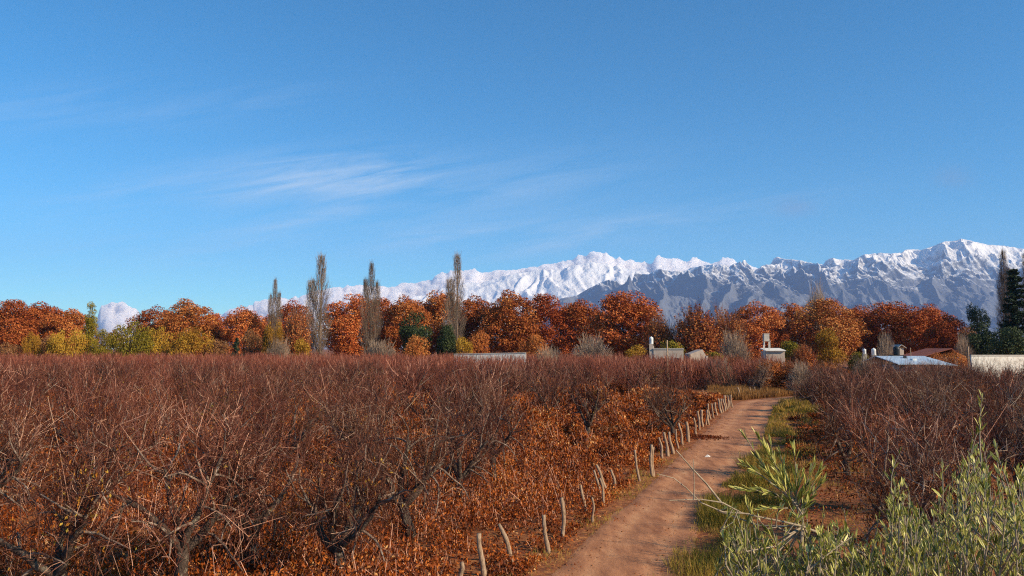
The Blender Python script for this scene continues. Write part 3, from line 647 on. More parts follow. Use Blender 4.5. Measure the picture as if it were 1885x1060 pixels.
sx_ = under(400000, -4, 66, -17, -.45, .58, -.16, .112, 1.1, .48, .75)
under(330000, -10, 80, -75, -15, 1.3, -.28, .125, 1.3, .5)
under(130000, -6, 75, 6.8, 42, 1.3, -.1, .12, 1.0, .42)
under(9000, -4, 60, -.8, -.1, .25, -.1, .08, 1.2, .5)
under(14000, -4, 56, 4.8, 7.2, .25, -.15, .09, 1.0, .3)
# loose fallen leaves on soil and road edges
def litter(n, t0, t1, v0, v1, size, thr=-.2, pw=1.2, tn=.45):
    x, y, t, v = scatter(n, t0, t1, v0, v1, r, pw); c = fbm(x / .8, y / .8, 3, 91)
    k = c > thr; x, y = x[k], y[k]; m = len(x)
    nr = r.normal(size=(m, 3)) * .45; nr[:, 2] += 1; on = on_road(x, y, .2)
    U_.leaves(np.stack([x, y, hgt(x, y) + .035 + .01 * on + r.random(m) * .03], 1), size * r.uniform(.6, 1.2, m), nr, .6, np.clip(tn + r.normal(size=m) * .25, 0, 1))
litter(60000, -6, 60, -16, -.1, .085); litter(50000, -8, 50, -45, -16, .1); litter(1500, -4, 52, -.1, .5, .065, .1); litter(250, -4, 50, .4, 3.2, .05, .2); litter(3000, -6, 50, 5.2, 18, .08, .05)
x, y = ept(1290, 806); n = 900; q = r.normal(size=(n, 2)) * [.75, .55]; X_, Y_ = x + q[:, 0], y + q[:, 1]
U_.leaves(np.stack([X_, Y_, hgt(X_, Y_) + .03 + .12 * r.random(n) * np.exp(-(q ** 2).sum(1))], 1), .1, None, .6, np.clip(.25 + r.normal(size=n) * .12, 0, 1))
o = U_.build('dry_leaf_undergrowth', Mt['dry']); tag(o, 'rust orange dry leafy undergrowth and fallen leaves covering the orchard floor', 'undergrowth', kind='stuff')
# thin stalks standing in it
St = MB(); x, y, z, hh = sx_; k = r.choice(len(x), 16000); x, y, hh = x[k], y[k], hh[k]; n = len(x); b = np.stack([x, y, hgt(x, y)], 1)
d = r.normal(size=(n, 3)) * .22; d[:, 2] = 1; ln = hh * r.uniform(.5, 1.25, n); St.twigs(b, b + d * (ln * .5)[:, None], b + (d + r.normal(size=(n, 3)) * .15) * ln[:, None], np.full(n, .008), np.full(n, .005), np.clip(.75 + r.normal(size=n) * .2, 0, 1))
o = St.build('undergrowth_stalks', Mt['twig']); tag(o, 'thin pale stalks standing among the dry undergrowth leaves', 'stalks', kind='stuff')

G = MB()
def grass(n, t0, t1, v0, v1, h, thr, tone, m=G, pw=1.3, w=.012, sc=1.2):
    x, y, t, v = scatter(n, t0, t1, v0, v1, r, pw); c = fbm(x / sc, y / sc, 3, 95)
    k = (c > thr + r.normal(size=len(x)) * .24) & ~on_road(x, y, -.25); x, y, c = x[k], y[k], c[k]; n = len(x)
    d = np.hypot(x, y); hh = h * r.uniform(.3, 1.35, n) * np.clip(.6 + 1.3 * c, .25, 1.5); ww = w * np.clip(d / 22, 1, 3.5)
    up_ = r.normal(size=(n, 3)) * .32; up_[:, 2] = 1; up_ /= np.linalg.norm(up_, axis=1)[:, None]
    m.leaves(np.stack([x, y, hgt(x, y)], 1) + up_ * (hh * .45)[:, None], hh, None, ww / hh, np.clip(tone + .5 * fbm(x / 1.4, y / 1.4, 3, 97) + r.normal(size=n) * .2, 0, 1), up=up_)
grass(52000, 6, 56, 2.7, 5.2, .34, .0, .68)
grass(30000, -5, 16, 2.4, 4.5, .34, .06, .70)
grass(8000, 2, 20, 3.0, 4.4, .5, .15, .3)
grass(16000, -5, 56, 4.8, 9, .22, -.05, .6)
grass(5000, -4, 25, -.9, .2, .14, .1, .7)
grass(14000, 46, 60, 4.0, 7.5, .62, -.3, .74, w=.016)
grass(11000, 14, 46, 3.2, 6.2, .42, .05, .9)
o = G.build('verge_grass', Mt['grass']); tag(o, 'green and yellow grass on the verge right of the dirt road', 'grass', kind='stuff')
G2 = MB(); n = 50000; yy = r.uniform(76, 97, n); px = r.uniform(1300, 1640, n); xx = (px - CX) / F * yy
k = ~on_road(xx, yy, .1) & (yy > 80 - .02 * (px - 1350)); xx, yy = xx[k], yy[k]; n = len(xx); c = fbm(xx / 2, yy / 2, 3, 99); hh = (.75 + .6 * c) * r.uniform(.5, 1.2, n)
up_ = r.normal(size=(n, 3)) * .25; up_[:, 2] = 1
G2.leaves(np.stack([xx, yy, hh * .45], 1), hh, None, .05 / np.maximum(hh, .1), np.clip(.45 + c * .4 + r.normal(size=n) * .18, 0, 1), up=up_)
o = G2.build('dry_grass', Mt['drygrass']); tag(o, 'tall brown dry grass behind the end of the dirt road', 'grass', kind='stuff')

# ------------------------------------------------------------------ fence posts
POSTS = [((850, 1078), (848, 1042), .045, 'short pale fence post stub at the bottom edge, nearest to the camera'),
         ((891, 1066), (885, 986), .05, 'tall knobbly pale fence post second from the camera'),
         ((944, 1043), (918, 968), .05, 'pale fence post leaning steeply to the left, third from the camera'),
         ((1011, 1019), (1002, 948), .045, 'slim curved fence post, fourth from the camera'),
         ((1035, 993), (1034, 918), .05, 'tall straight pale fence post with split top, fifth from the camera'),
         ((1091, 963), (1089, 917), .035, 'thin grey fence post at the road edge just below the bent pair'),
         ((1079, 944), (1072, 895), .045, 'short curved pale fence post left of the bent pair'),
         ((1113, 932), (1103, 880), .04, 'bent grey fence post, lower of the pair that crosses'),
         ((1118, 906), (1097, 857), .045, 'pale fence post leaning left over the bent grey one'),
         ((1106, 918), (1095, 866), .035, 'dark brown fence post half hidden between the bent pair'),
         ((1132, 901), (1125, 866), .045, 'stubby pale fence post right of the leaning pair'),
         ((1178, 886), (1167, 828), .045, 'fence post with a crooked waist standing alone before the twin post'),
         ((1201, 877), (1199, 818), .055, 'thick twin fence post made of two pale stakes'),
         ((1197, 866), (1202, 830), .03, 'thin dark stake standing behind the twin post')]
FP = [(1219, 845, -6), (1229, 841, -7), (1239, 836, -8), (1249, 827, -5), (1256, 820, -7), (1267, 814, -5), (1281, 801, -4), (1287, 792, -3), (1294, 786, -3), (1299, 783, 2), (1305, 782, -5), (1308, 773, -5),
      (1314, 770, -4), (1320, 765, -4), (1328, 761, -6), (1331, 759, -3), (1335, 757, -5), (1338, 754, -4), (1341, 752, -3), (1343, 750, -5), (1346, 748, -2), (1349, 751, -4)]
for i, (bx, by, dx) in enumerate(FP):
    hpx = 1500 / (7500 / (by - HOR)) * (.95 + .25 * ((i * 37) % 10) / 10)
    POSTS.append(((bx, by), (bx + dx, by - hpx), .05 + .012 * (i % 3), 'rough fence stake, %s past the twin post in the row along the road' % ORD[i + 1]))
POSTS += [((1366, 735), (1358, 713), .07, 'crooked pale stake alone at the far left corner of the road end'),
          ((1384, 730), (1381, 712), .06, 'left one of two short stakes beside the leaning tree'), ((1391, 729), (1389, 712), .06, 'right one of two short stakes beside the leaning tree')]
for i, (b, tpx, rad, lab) in enumerate(POSTS):
    g0 = gp(*b); top = at(tpx[0], tpx[1], g0[1]); r = np.random.default_rng(300 + i)
    x, y = g0; z0 = float(hgt(x, y)); m = MB(); n = 9; f = np.linspace(0, 1, n)[:, None]
    ln = top - np.array([x, y, 0]); wob = np.stack([np.sin(f[:, 0] * r.uniform(3, 7) + r.uniform(0, 6)), np.sin(f[:, 0] * r.uniform(3, 7)), np.zeros(n)], 1)
    wob = (wob - wob[0]) * .028; pts = f * ln[None] + wob; pts[0, 2] = -.15 - 0
    rd = rad * (1.1 - .25 * f[:, 0] + r.normal(size=n) * .09); rd = rd * (.9 + .4 * r.random()); m.tube(pts, rd, 8, cap=True)
    if 'twin' in lab and 'thick' in lab: m.tube(pts * [1, 1, .93] + [rad * 1.3, .02, 0], rd * .8, 7, cap=True)
    if 'split' in lab: m.tube(pts[5:] * [1, 1, .93] + [rad * .9, 0, 0], rd[5:] * .55, 6, cap=True)
    o = m.build('fence_post', Mt['post'], None, True); o.location = (x, y, z0); tag(o, lab, 'fence post', 'wooden fence posts along the road')
# clods and pebbles on the track
Pb = MB(); x, y, t, v = scatter(5200, -5, 52, .05, 2.9, r, 1.4); sz = .006 + .03 * r.random(len(x)) ** 5
oc = np.array([[1, 0, 0], [0, 1, 0], [-1, 0, 0], [0, -1, 0], [0, 0, .7], [0, 0, -.5]], float); oi_ = np.array([[0, 1, 4], [1, 2, 4], [2, 3, 4], [3, 0, 4]])
vv = oc[None] * sz[:, None, None] * (1 + r.normal(size=(len(x), 6, 1)) * .25) + np.stack([x, y, hgt(x, y) + .018], 1)[:, None]
Pb.add(vv.reshape(-1, 3), None, (np.arange(len(x))[:, None, None] * 6 + oi_[None]).reshape(-1, 3)); o = Pb.build('gravel', Mt['ground']); tag(o, 'small clods and pebbles scattered on the dirt road', 'gravel', kind='stuff')
# piece of litter on the road
x, y = ept(1302, 842); m = MB(); vv = np.array([[-.14, -.05, 0], [.1, -.09, .01], [.16, .05, .03], [-.04, .1, .02], [0, 0, .12], [.07, .02, .09]])
m.add(vv, None, [(0, 1, 4), (1, 5, 4), (1, 2, 5), (2, 3, 5), (3, 4, 5), (3, 0, 4), (0, 3, 2), (0, 2, 1)])
o = m.build('paper_scrap', Mt['litter']); o.location = (x, y, float(hgt(x, y)) + .02); tag(o, 'crumpled white scrap lying in the middle of the dirt road', 'litter')

# ------------------------------------------------------------------ background trees
def blobs_crown(seed, nb, Wd, H, z0, br, shape='round'):
    r = np.random.default_rng(seed); out = []
    while len(out) < nb:
        p = r.uniform(-1, 1, 3)
        if (p ** 2).sum() > 1: continue
        if (p ** 2).sum() < .18 and r.random() < .7: continue
        w = 1.0
        w = 1 + .3 * float(fbm(math.atan2(p[1], p[0]) * 1.1 + seed, p[2] * 1.7 + seed, 2, seed)) - .18 * max(p[2], 0)
        R = r.uniform(*br); c = np.array([p[0] * (Wd / 2 - R * .75) * w, p[1] * (Wd / 2 - R * .75) * w, z0 + (H - z0) * .5 + p[2] * ((H - z0) / 2 - R * .75)])
        out.append((c, R))
    return out
def leaf_tree(name, seed, mt, Wd, H, z0, nb=34, br=(1.1, 2.2), per=230, size=.5, aspect=.75, droop=0, shape='round', wood='bark', bare=0):
    r = np.random.default_rng(seed); root = empty(name); bl = blobs_crown(seed, nb, Wd, H, z0, br, shape)
    tr = MB(); th = min(z0 + (H - z0) * .45, H * .6)
    tr.tube([(0, 0, -.2), (.1, 0, th * .35), (-.05, .1, th * .7), (0, 0, th)], [H * .022, H * .017, H * .014, H * .009], 7, cap=True)
    for c, R in bl[:14]:
        s0 = np.array([0, 0, r.uniform(th * .45, th)]); mid = (s0 + c) / 2 + [0, 0, -.3]; tr.tube([s0, mid, c], [H * .007, H * .005, .04], 5)
    cr_ = MB()
    for c, R in bl:
        n = int(per * (R / br[1]) ** 2 * 1.2); d = r.normal(size=(n, 3)); d /= np.linalg.norm(d, axis=1)[:, None]
        k = d[:, 2] > -.75; d = d[k]; n = len(d)
        lump = 1 + .28 * fbm(d[:, 0] * 2.6 + c[0], d[:, 1] * 2.6 + d[:, 2] * 3.1 + c[2], 3, seed)
        rad = R * lump * r.uniform(.72, 1.06, n); P = c + d * rad[:, None] * [1, 1, .85]
        if droop: P[:, 2] -= droop * r.random(n) ** 2 * R
        nr = d + r.normal(size=(n, 3)) * .55; up_ = None
        if droop: up_ = r.normal(size=(n, 3)) * .35 + d * .25; up_[:, 2] -= 1
        cr_.leaves(P, size * r.uniform(.55, 1.25, n), nr, aspect, np.clip(.5 + r.normal() * .12 + r.normal(size=n) * .2, 0, 1), up=up_)
    return reg(root, [tr.build('trunk', Mt[wood], root, True), cr_.build('crown', Mt[mt], root)])
def bare_poplar(name, seed, Wd, H, leaders=3, n=1500, rad=.035, mt='barepoplar', low=.12):
    r = np.random.default_rng(seed); root = empty(name); tr = MB(); cr_ = MB(); tr.tube([(0, 0, -.2), (0, 0, H * .5), (.1, 0, H * .97)], [.35, .2, .04], 7)
    Ls = [(0, 0, H)] + [((i % 2 * 2 - 1) * Wd * r.uniform(.2, .34), r.normal() * .3, H * r.uniform(.72, .88)) for i in range(leaders - 1)]
    for lx, ly, lh in Ls:
        if lx: tr.tube([(0, 0, H * .12), (lx * .8, ly, H * .3), (lx, ly, lh)], [.16, .12, .03], 5)
        m = int(n * lh / H / (len(Ls) ** .6)); z = lh * (low + (1 - low) * r.random(m) ** .85); wloc = Wd * .5 * (1 / len(Ls) ** .5) * np.clip(np.sin(np.clip(z / lh, .03, 1) ** .8 * math.pi) ** .6, .06, 1) * (.8 + .2 * np.sin(z * .9 + lx))
        a = r.uniform(0, 6.28, m); q = r.random(m) ** .6; b = np.stack([lx * np.clip(z / (H * .3), .2, 1) + np.cos(a) * wloc * q * .85, ly + np.sin(a) * wloc * q * .85, z], 1)
        ln = r.uniform(1.0, 3.4, m) * H / 24; ln = np.minimum(ln, np.maximum(lh * 1.02 - z, .35)); out = np.stack([np.cos(a) * wloc * .75, np.sin(a) * wloc * .75, ln], 1)
        p2 = b + out; p1 = b + out * [.65, .65, .45]; cr_.twigs(b, p1, p2, np.full(m, rad), np.full(m, rad * .4), np.clip(.5 + r.normal(size=m) * .2, 0, 1))
        f = r.random(m)[:, None]; q0 = b + out * f; dd = r.normal(size=(m, 3)) * .25; dd[:, 2] = 1; p2 = q0 + dd * r.uniform(.4, 1.3, m)[:, None]
        cr_.twigs(q0, (q0 + p2) / 2, p2, np.full(m, rad * .6), np.full(m, rad * .3), np.clip(.5 + r.normal(size=m) * .2, 0, 1))
    return reg(root, [tr.build('trunk', Mt['branch'], root, True), cr_.build('crown', Mt[mt], root)])
def bare_bush(name, seed, Wd, H, n=900, mt='scrub', rad=.03, leafm=None, nl=0, stem=.0, size=.3):
    r = np.random.default_rng(seed); root = empty(name); tr = MB(); cr_ = MB()
    z0 = H * stem
    for i in range(9):
        a = r.uniform(0, 6.28); e = r.uniform(.7, 1.4); d = np.array([math.cos(a) * math.cos(e), math.sin(a) * math.cos(e), math.sin(e)])
        tr.tube(wander(r, (0, 0, z0 * .6 - .1), d, H * .55, 5, np.zeros(3), .25, .12), np.linspace(.02 * H, .006 * H, 6), 5)
    if stem: tr.tube([(0, 0, -.2), (0, 0, z0)], [.035 * H, .025 * H], 6)
    a = r.uniform(0, 6.28, n); e = np.arcsin(r.uniform(-.05, 1, n)); d = np.stack([np.cos(a) * np.cos(e), np.sin(a) * np.cos(e), np.sin(e)], 1)
    R = np.array([Wd / 2, Wd / 2, (H - z0)]); f = r.uniform(.35, .8, n)[:, None]; lump = (1 + .22 * fbm(d[:, 0] * 2.4, d[:, 1] * 2.4 + d[:, 2] * 2, 3, seed))[:, None]
    p0 = d * R * f * lump + [0, 0, z0]; p2 = d * R * lump * (f + r.uniform(.15, .42, n)[:, None]).clip(0, 1.03) + [0, 0, z0] + r.normal(size=(n, 3)) * .12
    p2[:, 2] = np.maximum(p2[:, 2], .1); p1 = (p0 + p2) / 2 + r.normal(size=(n, 3)) * .08
    cr_.twigs(p0, p1, p2, np.full(n, rad), np.full(n, rad * .5), np.clip(.5 + r.normal(size=n) * .2, 0, 1))
    for k in range(2):
        dd = (p2 - p0) * .5 + r.normal(size=(n, 3)) * .3 * H / 8; q = p0 + (p2 - p0) * r.uniform(.2, .9, n)[:, None]; cr_.twigs(q, q + dd * .5, q + dd, np.full(n, rad * .6), np.full(n, rad * .35), np.clip(.5 + r.normal(size=n) * .2, 0, 1))
    parts = [tr.build('trunk', Mt['branch'], root, True), cr_.build('crown', Mt[mt], root)]
    if nl:
        lf = MB(); k = r.integers(0, n, nl); lf.leaves(p0[k] + (p2[k] - p0[k]) * r.random(nl)[:, None] + r.normal(size=(nl, 3)) * .12, size * r.uniform(.5, 1.2, nl), d[k] + r.normal(size=(nl, 3)) * .6, .6, r.random(nl))
        parts.append(lf.build('leaves', Mt[leafm], root))
    return reg(root, parts)
def conifer(name, seed, Wd, H, n=5200, col=.35, size=.55, mt='pine'):
    r = np.random.default_rng(seed); root = empty(name); tr = MB(); cr_ = MB(); tr.tube([(0, 0, -.2), (0, 0, H * .6), (0, 0, H * .98)], [H * .02, H * .012, .04], 7)
    nb = int(H * 5.0)
    for i in range(nb):
        z = H * (.06 + .9 * (i / nb)); rr = Wd / 2 * (1 - (z / H)) ** col * r.uniform(.55, 1.08); a = r.uniform(0, 6.28)
        tip = np.array([math.cos(a) * rr, math.sin(a) * rr, z + .12 * rr]); b0 = np.array([0, 0, z - .1 * rr])
        tr.tube([b0, tip], [.05, .02], 3); m = int(n / nb); f = r.random(m) ** .7
        P = b0 + (tip - b0) * f[:, None] + r.normal(size=(m, 3)) * [.3, .3, .26] * (.5 + rr * .16)
        up_ = (tip - b0) / (np.linalg.norm(tip - b0) + .01) + r.normal(size=(m, 3)) * .5; cr_.leaves(P, size * r.uniform(.6, 1.2, m), r.normal(size=(m, 3)) * .5 + [math.cos(a) * .5, math.sin(a) * .5, .9], .35, np.clip(.45 + r.normal() * .15 + r.normal(size=m) * .2, 0, 1), up=up_)
    return reg(root, [tr.build('trunk', Mt['bark'], root, True), cr_.build('crown', Mt[mt], root)])
KN = {}
def proto(key, fn, Wd, H): KN.setdefault(key, []).append((fn, Wd, H))
for i in range(5): proto('plane', leaf_tree('plane_tree', 400 + i, 'plane', 14, 18, .8, 92, (.8, 2.5), 560, .36), 12, 18)
for i in range(3): proto('yellow', leaf_tree('yellow_tree', 420 + i, 'yellow', 9, 9.4, .4, 40, (.6, 1.8), 330, .36, .45, .6), 8, 9)
for i in range(2): proto('lime', leaf_tree('willow_tree', 430 + i, 'lime', 9, 11, .8, 30, (.9, 1.9), 320, .42, .4, .9), 9, 11)
for i in range(2): proto('brown', leaf_tree('brown_tree', 440 + i, 'brownleaf', 9, 12, 1, 30, (.9, 1.8), 190, .42, .5, .3), 9, 12)
for i in range(2): proto('green', leaf_tree('evergreen_tree', 450 + i, 'green', 8, 11, .8, 30, (.9, 1.7), 330, .4, .6), 8, 11)
for i in range(2): proto('oshrub', leaf_tree('orange_shrub', 460 + i, 'orangeshrub', 6, 6, .2, 20, (.8, 1.4), 330, .28, .6), 6, 6)
for i in range(1): proto('gshrub', leaf_tree('golden_shrub', 470 + i, 'yellow', 6, 6, .2, 18, (.8, 1.4), 330, .28, .6), 6, 6)
for i in range(1): proto('grshrub', leaf_tree('green_shrub', 475 + i, 'lime', 6, 5, .1, 18, (.7, 1.3), 330, .28, .6), 6, 5)
proto('poplar', bare_poplar('bare_poplar', 500, 5.6, 25, 3, 1500, .022), 5.6, 25); proto('poplar', bare_poplar('bare_poplar', 501, 4.6, 24, 2, 1200, .022), 4.6, 24)
proto('lpoplar', leaf_tree('leafy_poplar', 510, 'lime', 3.4, 15, .5, 64, (.5, .95), 190, .34, .4, .0), 3.4, 15)
proto('bare', bare_bush('bare_tree', 520, 9, 11, 1500, 'scrub', .035, None, 0, .12), 9, 11)
proto('bareleaf', bare_bush('thin_leaved_tree', 521, 10, 12, 1500, 'twig', .022, 'plane', 17000, .1, .4), 10, 12)
proto('bareleaf', bare_bush('thin_leaved_tree', 523, 10, 12, 1500, 'twig', .022, 'orangeshrub', 12000, .1, .36), 10, 12)
proto('scrub', bare_bush('bare_shrub', 522, 6, 5, 1300, 'scrub', .022), 6, 5)
proto('cypress', conifer('dark_conifer', 530, 8.5, 24, 17000, .75, .6), 8.5, 24); proto('pine', leaf_tree('pine_tree', 531, 'pine', 7, 14, 2, 26, (.8, 1.5), 300, .4, .4), 7, 14)
proto('spruce', conifer('small_conifer', 532, 6, 8, 3800, .8, .4), 6, 8)
CNT = {}
def bg(kind, x, top, w, d, label, cat, grp=None, rz=None):
    i = CNT.get(kind, 0); CNT[kind] = i + 1; fn, Wd, H = KN[kind][i % len(KN[kind])]
    p = at(x, top, d); wm = w / F * d; h = p[2]; r = random.uniform(0, 6.28) if rz is None else rz
    o = place(fn, (p[0], d, -.05), r, (wm / Wd, wm / Wd, h / H)); tag(o, label, cat, grp)
PT = [(-25, 560, 100, 212, 'rust plane tree cut by the left edge of the picture'), (24, 549, 92, 205, 'rust plane tree, first full crown from the left edge'), (80, 554, 96, 215, 'rust plane tree, second crown from the left edge'),
      (128, 562, 80, 208, 'rust plane tree just left of the narrow yellow poplar'), (288, 560, 76, 214, 'rust plane tree rising behind the green willow'), (345, 547, 96, 206, 'highest rounded rust plane tree of the left group'), (392, 574, 66, 216, 'low rust plane tree right of the highest left crown'),
      (450, 562, 74, 205, 'rust plane tree alone above the small dark conifer'), (493, 574, 60, 222, 'dark rust plane tree behind the first bare poplar'), (537, 549, 70, 212, 'rust plane tree between the first and second bare poplars'),
      (645, 538, 96, 205, 'rust plane tree directly right of the tallest bare poplars'), (700, 546, 84, 214, 'rust plane tree behind the twin topped bare poplar'), (748, 541, 78, 204, 'rust plane tree right of the twin topped poplar'),
      (808, 527, 88, 216, 'tall dark rust plane tree behind the tall thin poplar'), (872, 540, 86, 206, 'rust plane tree right of the tall thin poplar'), (935, 530, 98, 198, 'broad rust plane tree in the middle of the row'),
      (1000, 538, 86, 204, 'rust plane tree above the right end of the long pale wall'), (1065, 549, 96, 210, 'shaded rust plane tree left of the largest crown'), (1150, 528, 122, 185, 'largest round rust plane tree, standing against the blue mountain'),
      (1388, 551, 84, 204, 'rust plane tree above the white roof tank tower'), (1448, 556, 84, 212, 'rust plane tree, second of the right hand row'), (1518, 547, 102, 202, 'rust plane tree above the golden shrub in the right row'),
      (1578, 560, 78, 214, 'rust plane tree left of the white water tanks in the right row'), (1645, 547, 106, 203, 'rust plane tree above the blue sheet roof'), (1705, 556, 86, 210, 'rust plane tree above the red roofed shed'), (1742, 577, 70, 190, 'last and lowest rust plane tree beside the dark pine')]
for x, top, w, d, lab in PT: bg('plane', x, top, w * 1.14, d, lab, 'plane tree', 'rust coloured plane trees in the row behind the orchard')
B = bg
B('brown', 20, 628, 70, 165, 'dull olive brown tree low at the left edge', 'tree'); B('yellow', 60, 610, 32, 165, 'slim yellow tree near the left edge', 'tree'); B('brown', 88, 606, 60, 170, 'brown tree between the two yellow trees at left', 'tree')
B('yellow', 126, 598, 74, 165, 'broad yellow tree left of the narrow poplar', 'tree'); B('lpoplar', 168, 553, 30, 168, 'narrow pointed yellow-green poplar beside the small cloud', 'poplar'); B('lime', 190, 597, 50, 172, 'olive yellow tree right of the narrow yellow poplar', 'tree')
B('brown', 216, 604, 84, 176, 'brown olive tree behind the gap left of the green willow', 'tree'); B('lime', 242, 581, 92, 160, 'large rounded green willow in the left tree belt', 'willow'); B('yellow', 300, 598, 70, 165, 'golden tree right of the green willow', 'tree'); B('yellow', 352, 602, 78, 162, 'golden brown tree below the highest left plane tree', 'tree'); B('brown', 400, 612, 60, 168, 'brown yellow tree left of the small dark conifer', 'tree')
B('brown', 465, 600, 56, 172, 'dull yellow brown tree right of the small dark conifer', 'tree')
B('spruce', 436, 619, 40, 155, 'small dark conifer in the left tree belt', 'conifer')
B('yellow', 504, 580, 40, 160, 'small bright yellow tree under the first bare poplar', 'tree'); B('bareleaf', 545, 568, 64, 165, 'thin brown tree with fanned branches left of the tallest poplars', 'tree'); B('scrub', 514, 625, 62, 150, 'pale grey bare shrub under the small yellow tree', 'shrub')
B('gshrub', 556, 622, 40, 155, 'yellow shrub at the foot of the fan branched tree', 'shrub')
B('poplar', 507, 517, 26, 200, 'small bare poplar, first from the left', 'poplar', 'bare poplars rising above the tree belt', 0); B('poplar', 592, 474, 46, 170, 'tallest pair topped bare poplar, second from the left', 'poplar', 'bare poplars rising above the tree belt', .1)
B('poplar', 684, 488, 36, 175, 'slender bare poplar with small side leader, third from the left', 'poplar', 'bare poplars rising above the tree belt', 3.0); B('poplar', 842, 472, 38, 178, 'bare poplar in front of the cloud bank, fourth from the left', 'poplar', 'bare poplars rising above the tree belt', 0.2)
B('scrub', 700, 628, 90, 155, 'brown bare shrub at the foot of the third bare poplar', 'shrub')
B('green', 765, 566, 72, 172, 'dark green evergreen left of the fourth bare poplar', 'evergreen tree'); B('green', 822, 592, 50, 170, 'dark green evergreen under the fourth bare poplar', 'evergreen tree')
B('oshrub', 768, 615, 70, 140, 'round orange brown shrub in front of the dark evergreen', 'shrub'); B('gshrub', 852, 619, 48, 150, 'golden orange shrub above the left end of the long pale wall', 'shrub'); B('oshrub', 882, 598, 50, 165, 'orange shrub climbing beside the golden one', 'shrub')
B('oshrub', 985, 612, 60, 160, 'orange shrub at the right end of the long pale wall', 'shrub'); B('scrub', 1010, 640, 80, 120, 'brown bare shrub covering the right end of the pale wall', 'shrub'); B('scrub', 1090, 620, 96, 140, 'tangled grey brown bare shrub below the largest plane tree', 'shrub')
B('gshrub', 1172, 634, 60, 140, 'golden brown shrub left of the house with the tank', 'shrub'); B('grshrub', 1232, 618, 62, 152, 'yellow-green shrub rising behind the house with the tank', 'shrub')
B('bareleaf', 1218, 578, 74, 175, 'thin brown leaved tree right of the largest plane tree', 'tree'); B('bareleaf', 1280, 563, 104, 172, 'wide thin brown tree against the mountain, left one of two', 'tree'); B('bareleaf', 1338, 566, 100, 176, 'wide thin brown tree against the mountain, right one of two', 'tree')
B('scrub', 1350, 612, 72, 140, 'rounded pale grey bare shrub right of the small house', 'shrub'); B('grshrub', 1312, 640, 50, 135, 'low green shrub beside the side wall of the house', 'shrub')
B('grshrub', 1450, 618, 70, 150, 'olive shrub behind the white roof tank tower', 'shrub'); B('bareleaf', 1478, 634, 60, 130, 'thin rusty bush right of the tank tower', 'bush')
B('oshrub', 1412, 655, 56, 95, 'orange leaved shrub beneath the small white roof', 'shrub')
B('bare', 1505, 532, 56, 225, 'hazy bare treetop showing above the right plane trees', 'tree')
B('gshrub', 1524, 603, 64, 150, 'golden brown shrub in front of the right plane trees', 'shrub'); B('grshrub', 1578, 640, 52, 130, 'low olive green shrub left of the white water tanks', 'shrub')
B('scrub', 1630, 616, 48, 135, 'pale bare upright shrub behind the white water tanks', 'shrub')
B('pine', 1798, 538, 44, 190, 'dark pointed pine right of the last plane tree', 'pine'); B('green', 1806, 584, 66, 160, 'grey green evergreen below the pointed pine', 'evergreen tree'); B('green', 1852, 596, 86, 150, 'large dark green evergreen at the right edge', 'evergreen tree')
B('brown', 1782, 585, 46, 170, 'dull green brown tree between last plane tree and evergreen', 'tree')
B('cypress', 1866, 488, 96, 160, 'tall dark conifer at the right edge of the picture', 'conifer'); B('poplar', 1846, 466, 38, 185, 'hazy bare poplar behind the tall dark conifer, left one', 'poplar', 'bare poplars behind the tall conifer'); B('poplar', 1890, 470, 44, 190, 'hazy bare poplar behind the tall dark conifer, right one', 'poplar', 'bare poplars behind the tall conifer')
B('scrub', 1772, 620, 44, 130, 'bare stemmed grey shrub at the left end of the white wall', 'shrub')
B('scrub', 1322, 662, 70, 100, 'brown bare shrub just beyond the last fence stakes', 'shrub'); B('oshrub', 1292, 672, 60, 104, 'low orange shrub in front of the side walled shed', 'shrub')
B('bareleaf', 1350, 655, 66, 108, 'thin rusty bush left of the leaning orchard tree', 'bush'); B('bareleaf', 1440, 664, 74, 96, 'thin rusty bush right of the leaning orchard tree', 'bush'); B('scrub', 1475, 668, 60, 90, 'brown bare shrub right of the road end', 'shrub')
B('bareleaf', 1395, 664, 60, 104, 'thin rusty bush behind the leaning orchard tree', 'bush'); B('scrub', 1590, 658, 60, 92, 'brown shrub under the white water tanks', 'shrub'); B('oshrub', 1528, 662, 70, 100, 'orange brown shrub below the golden shrub', 'shrub')
B('oshrub', 1722, 647, 46, 108, 'small rust shrub hiding the left end of the red roof', 'shrub'); B('oshrub', 1755, 640, 60, 120, 'rust shrub in front of the red roofed shed', 'shrub')

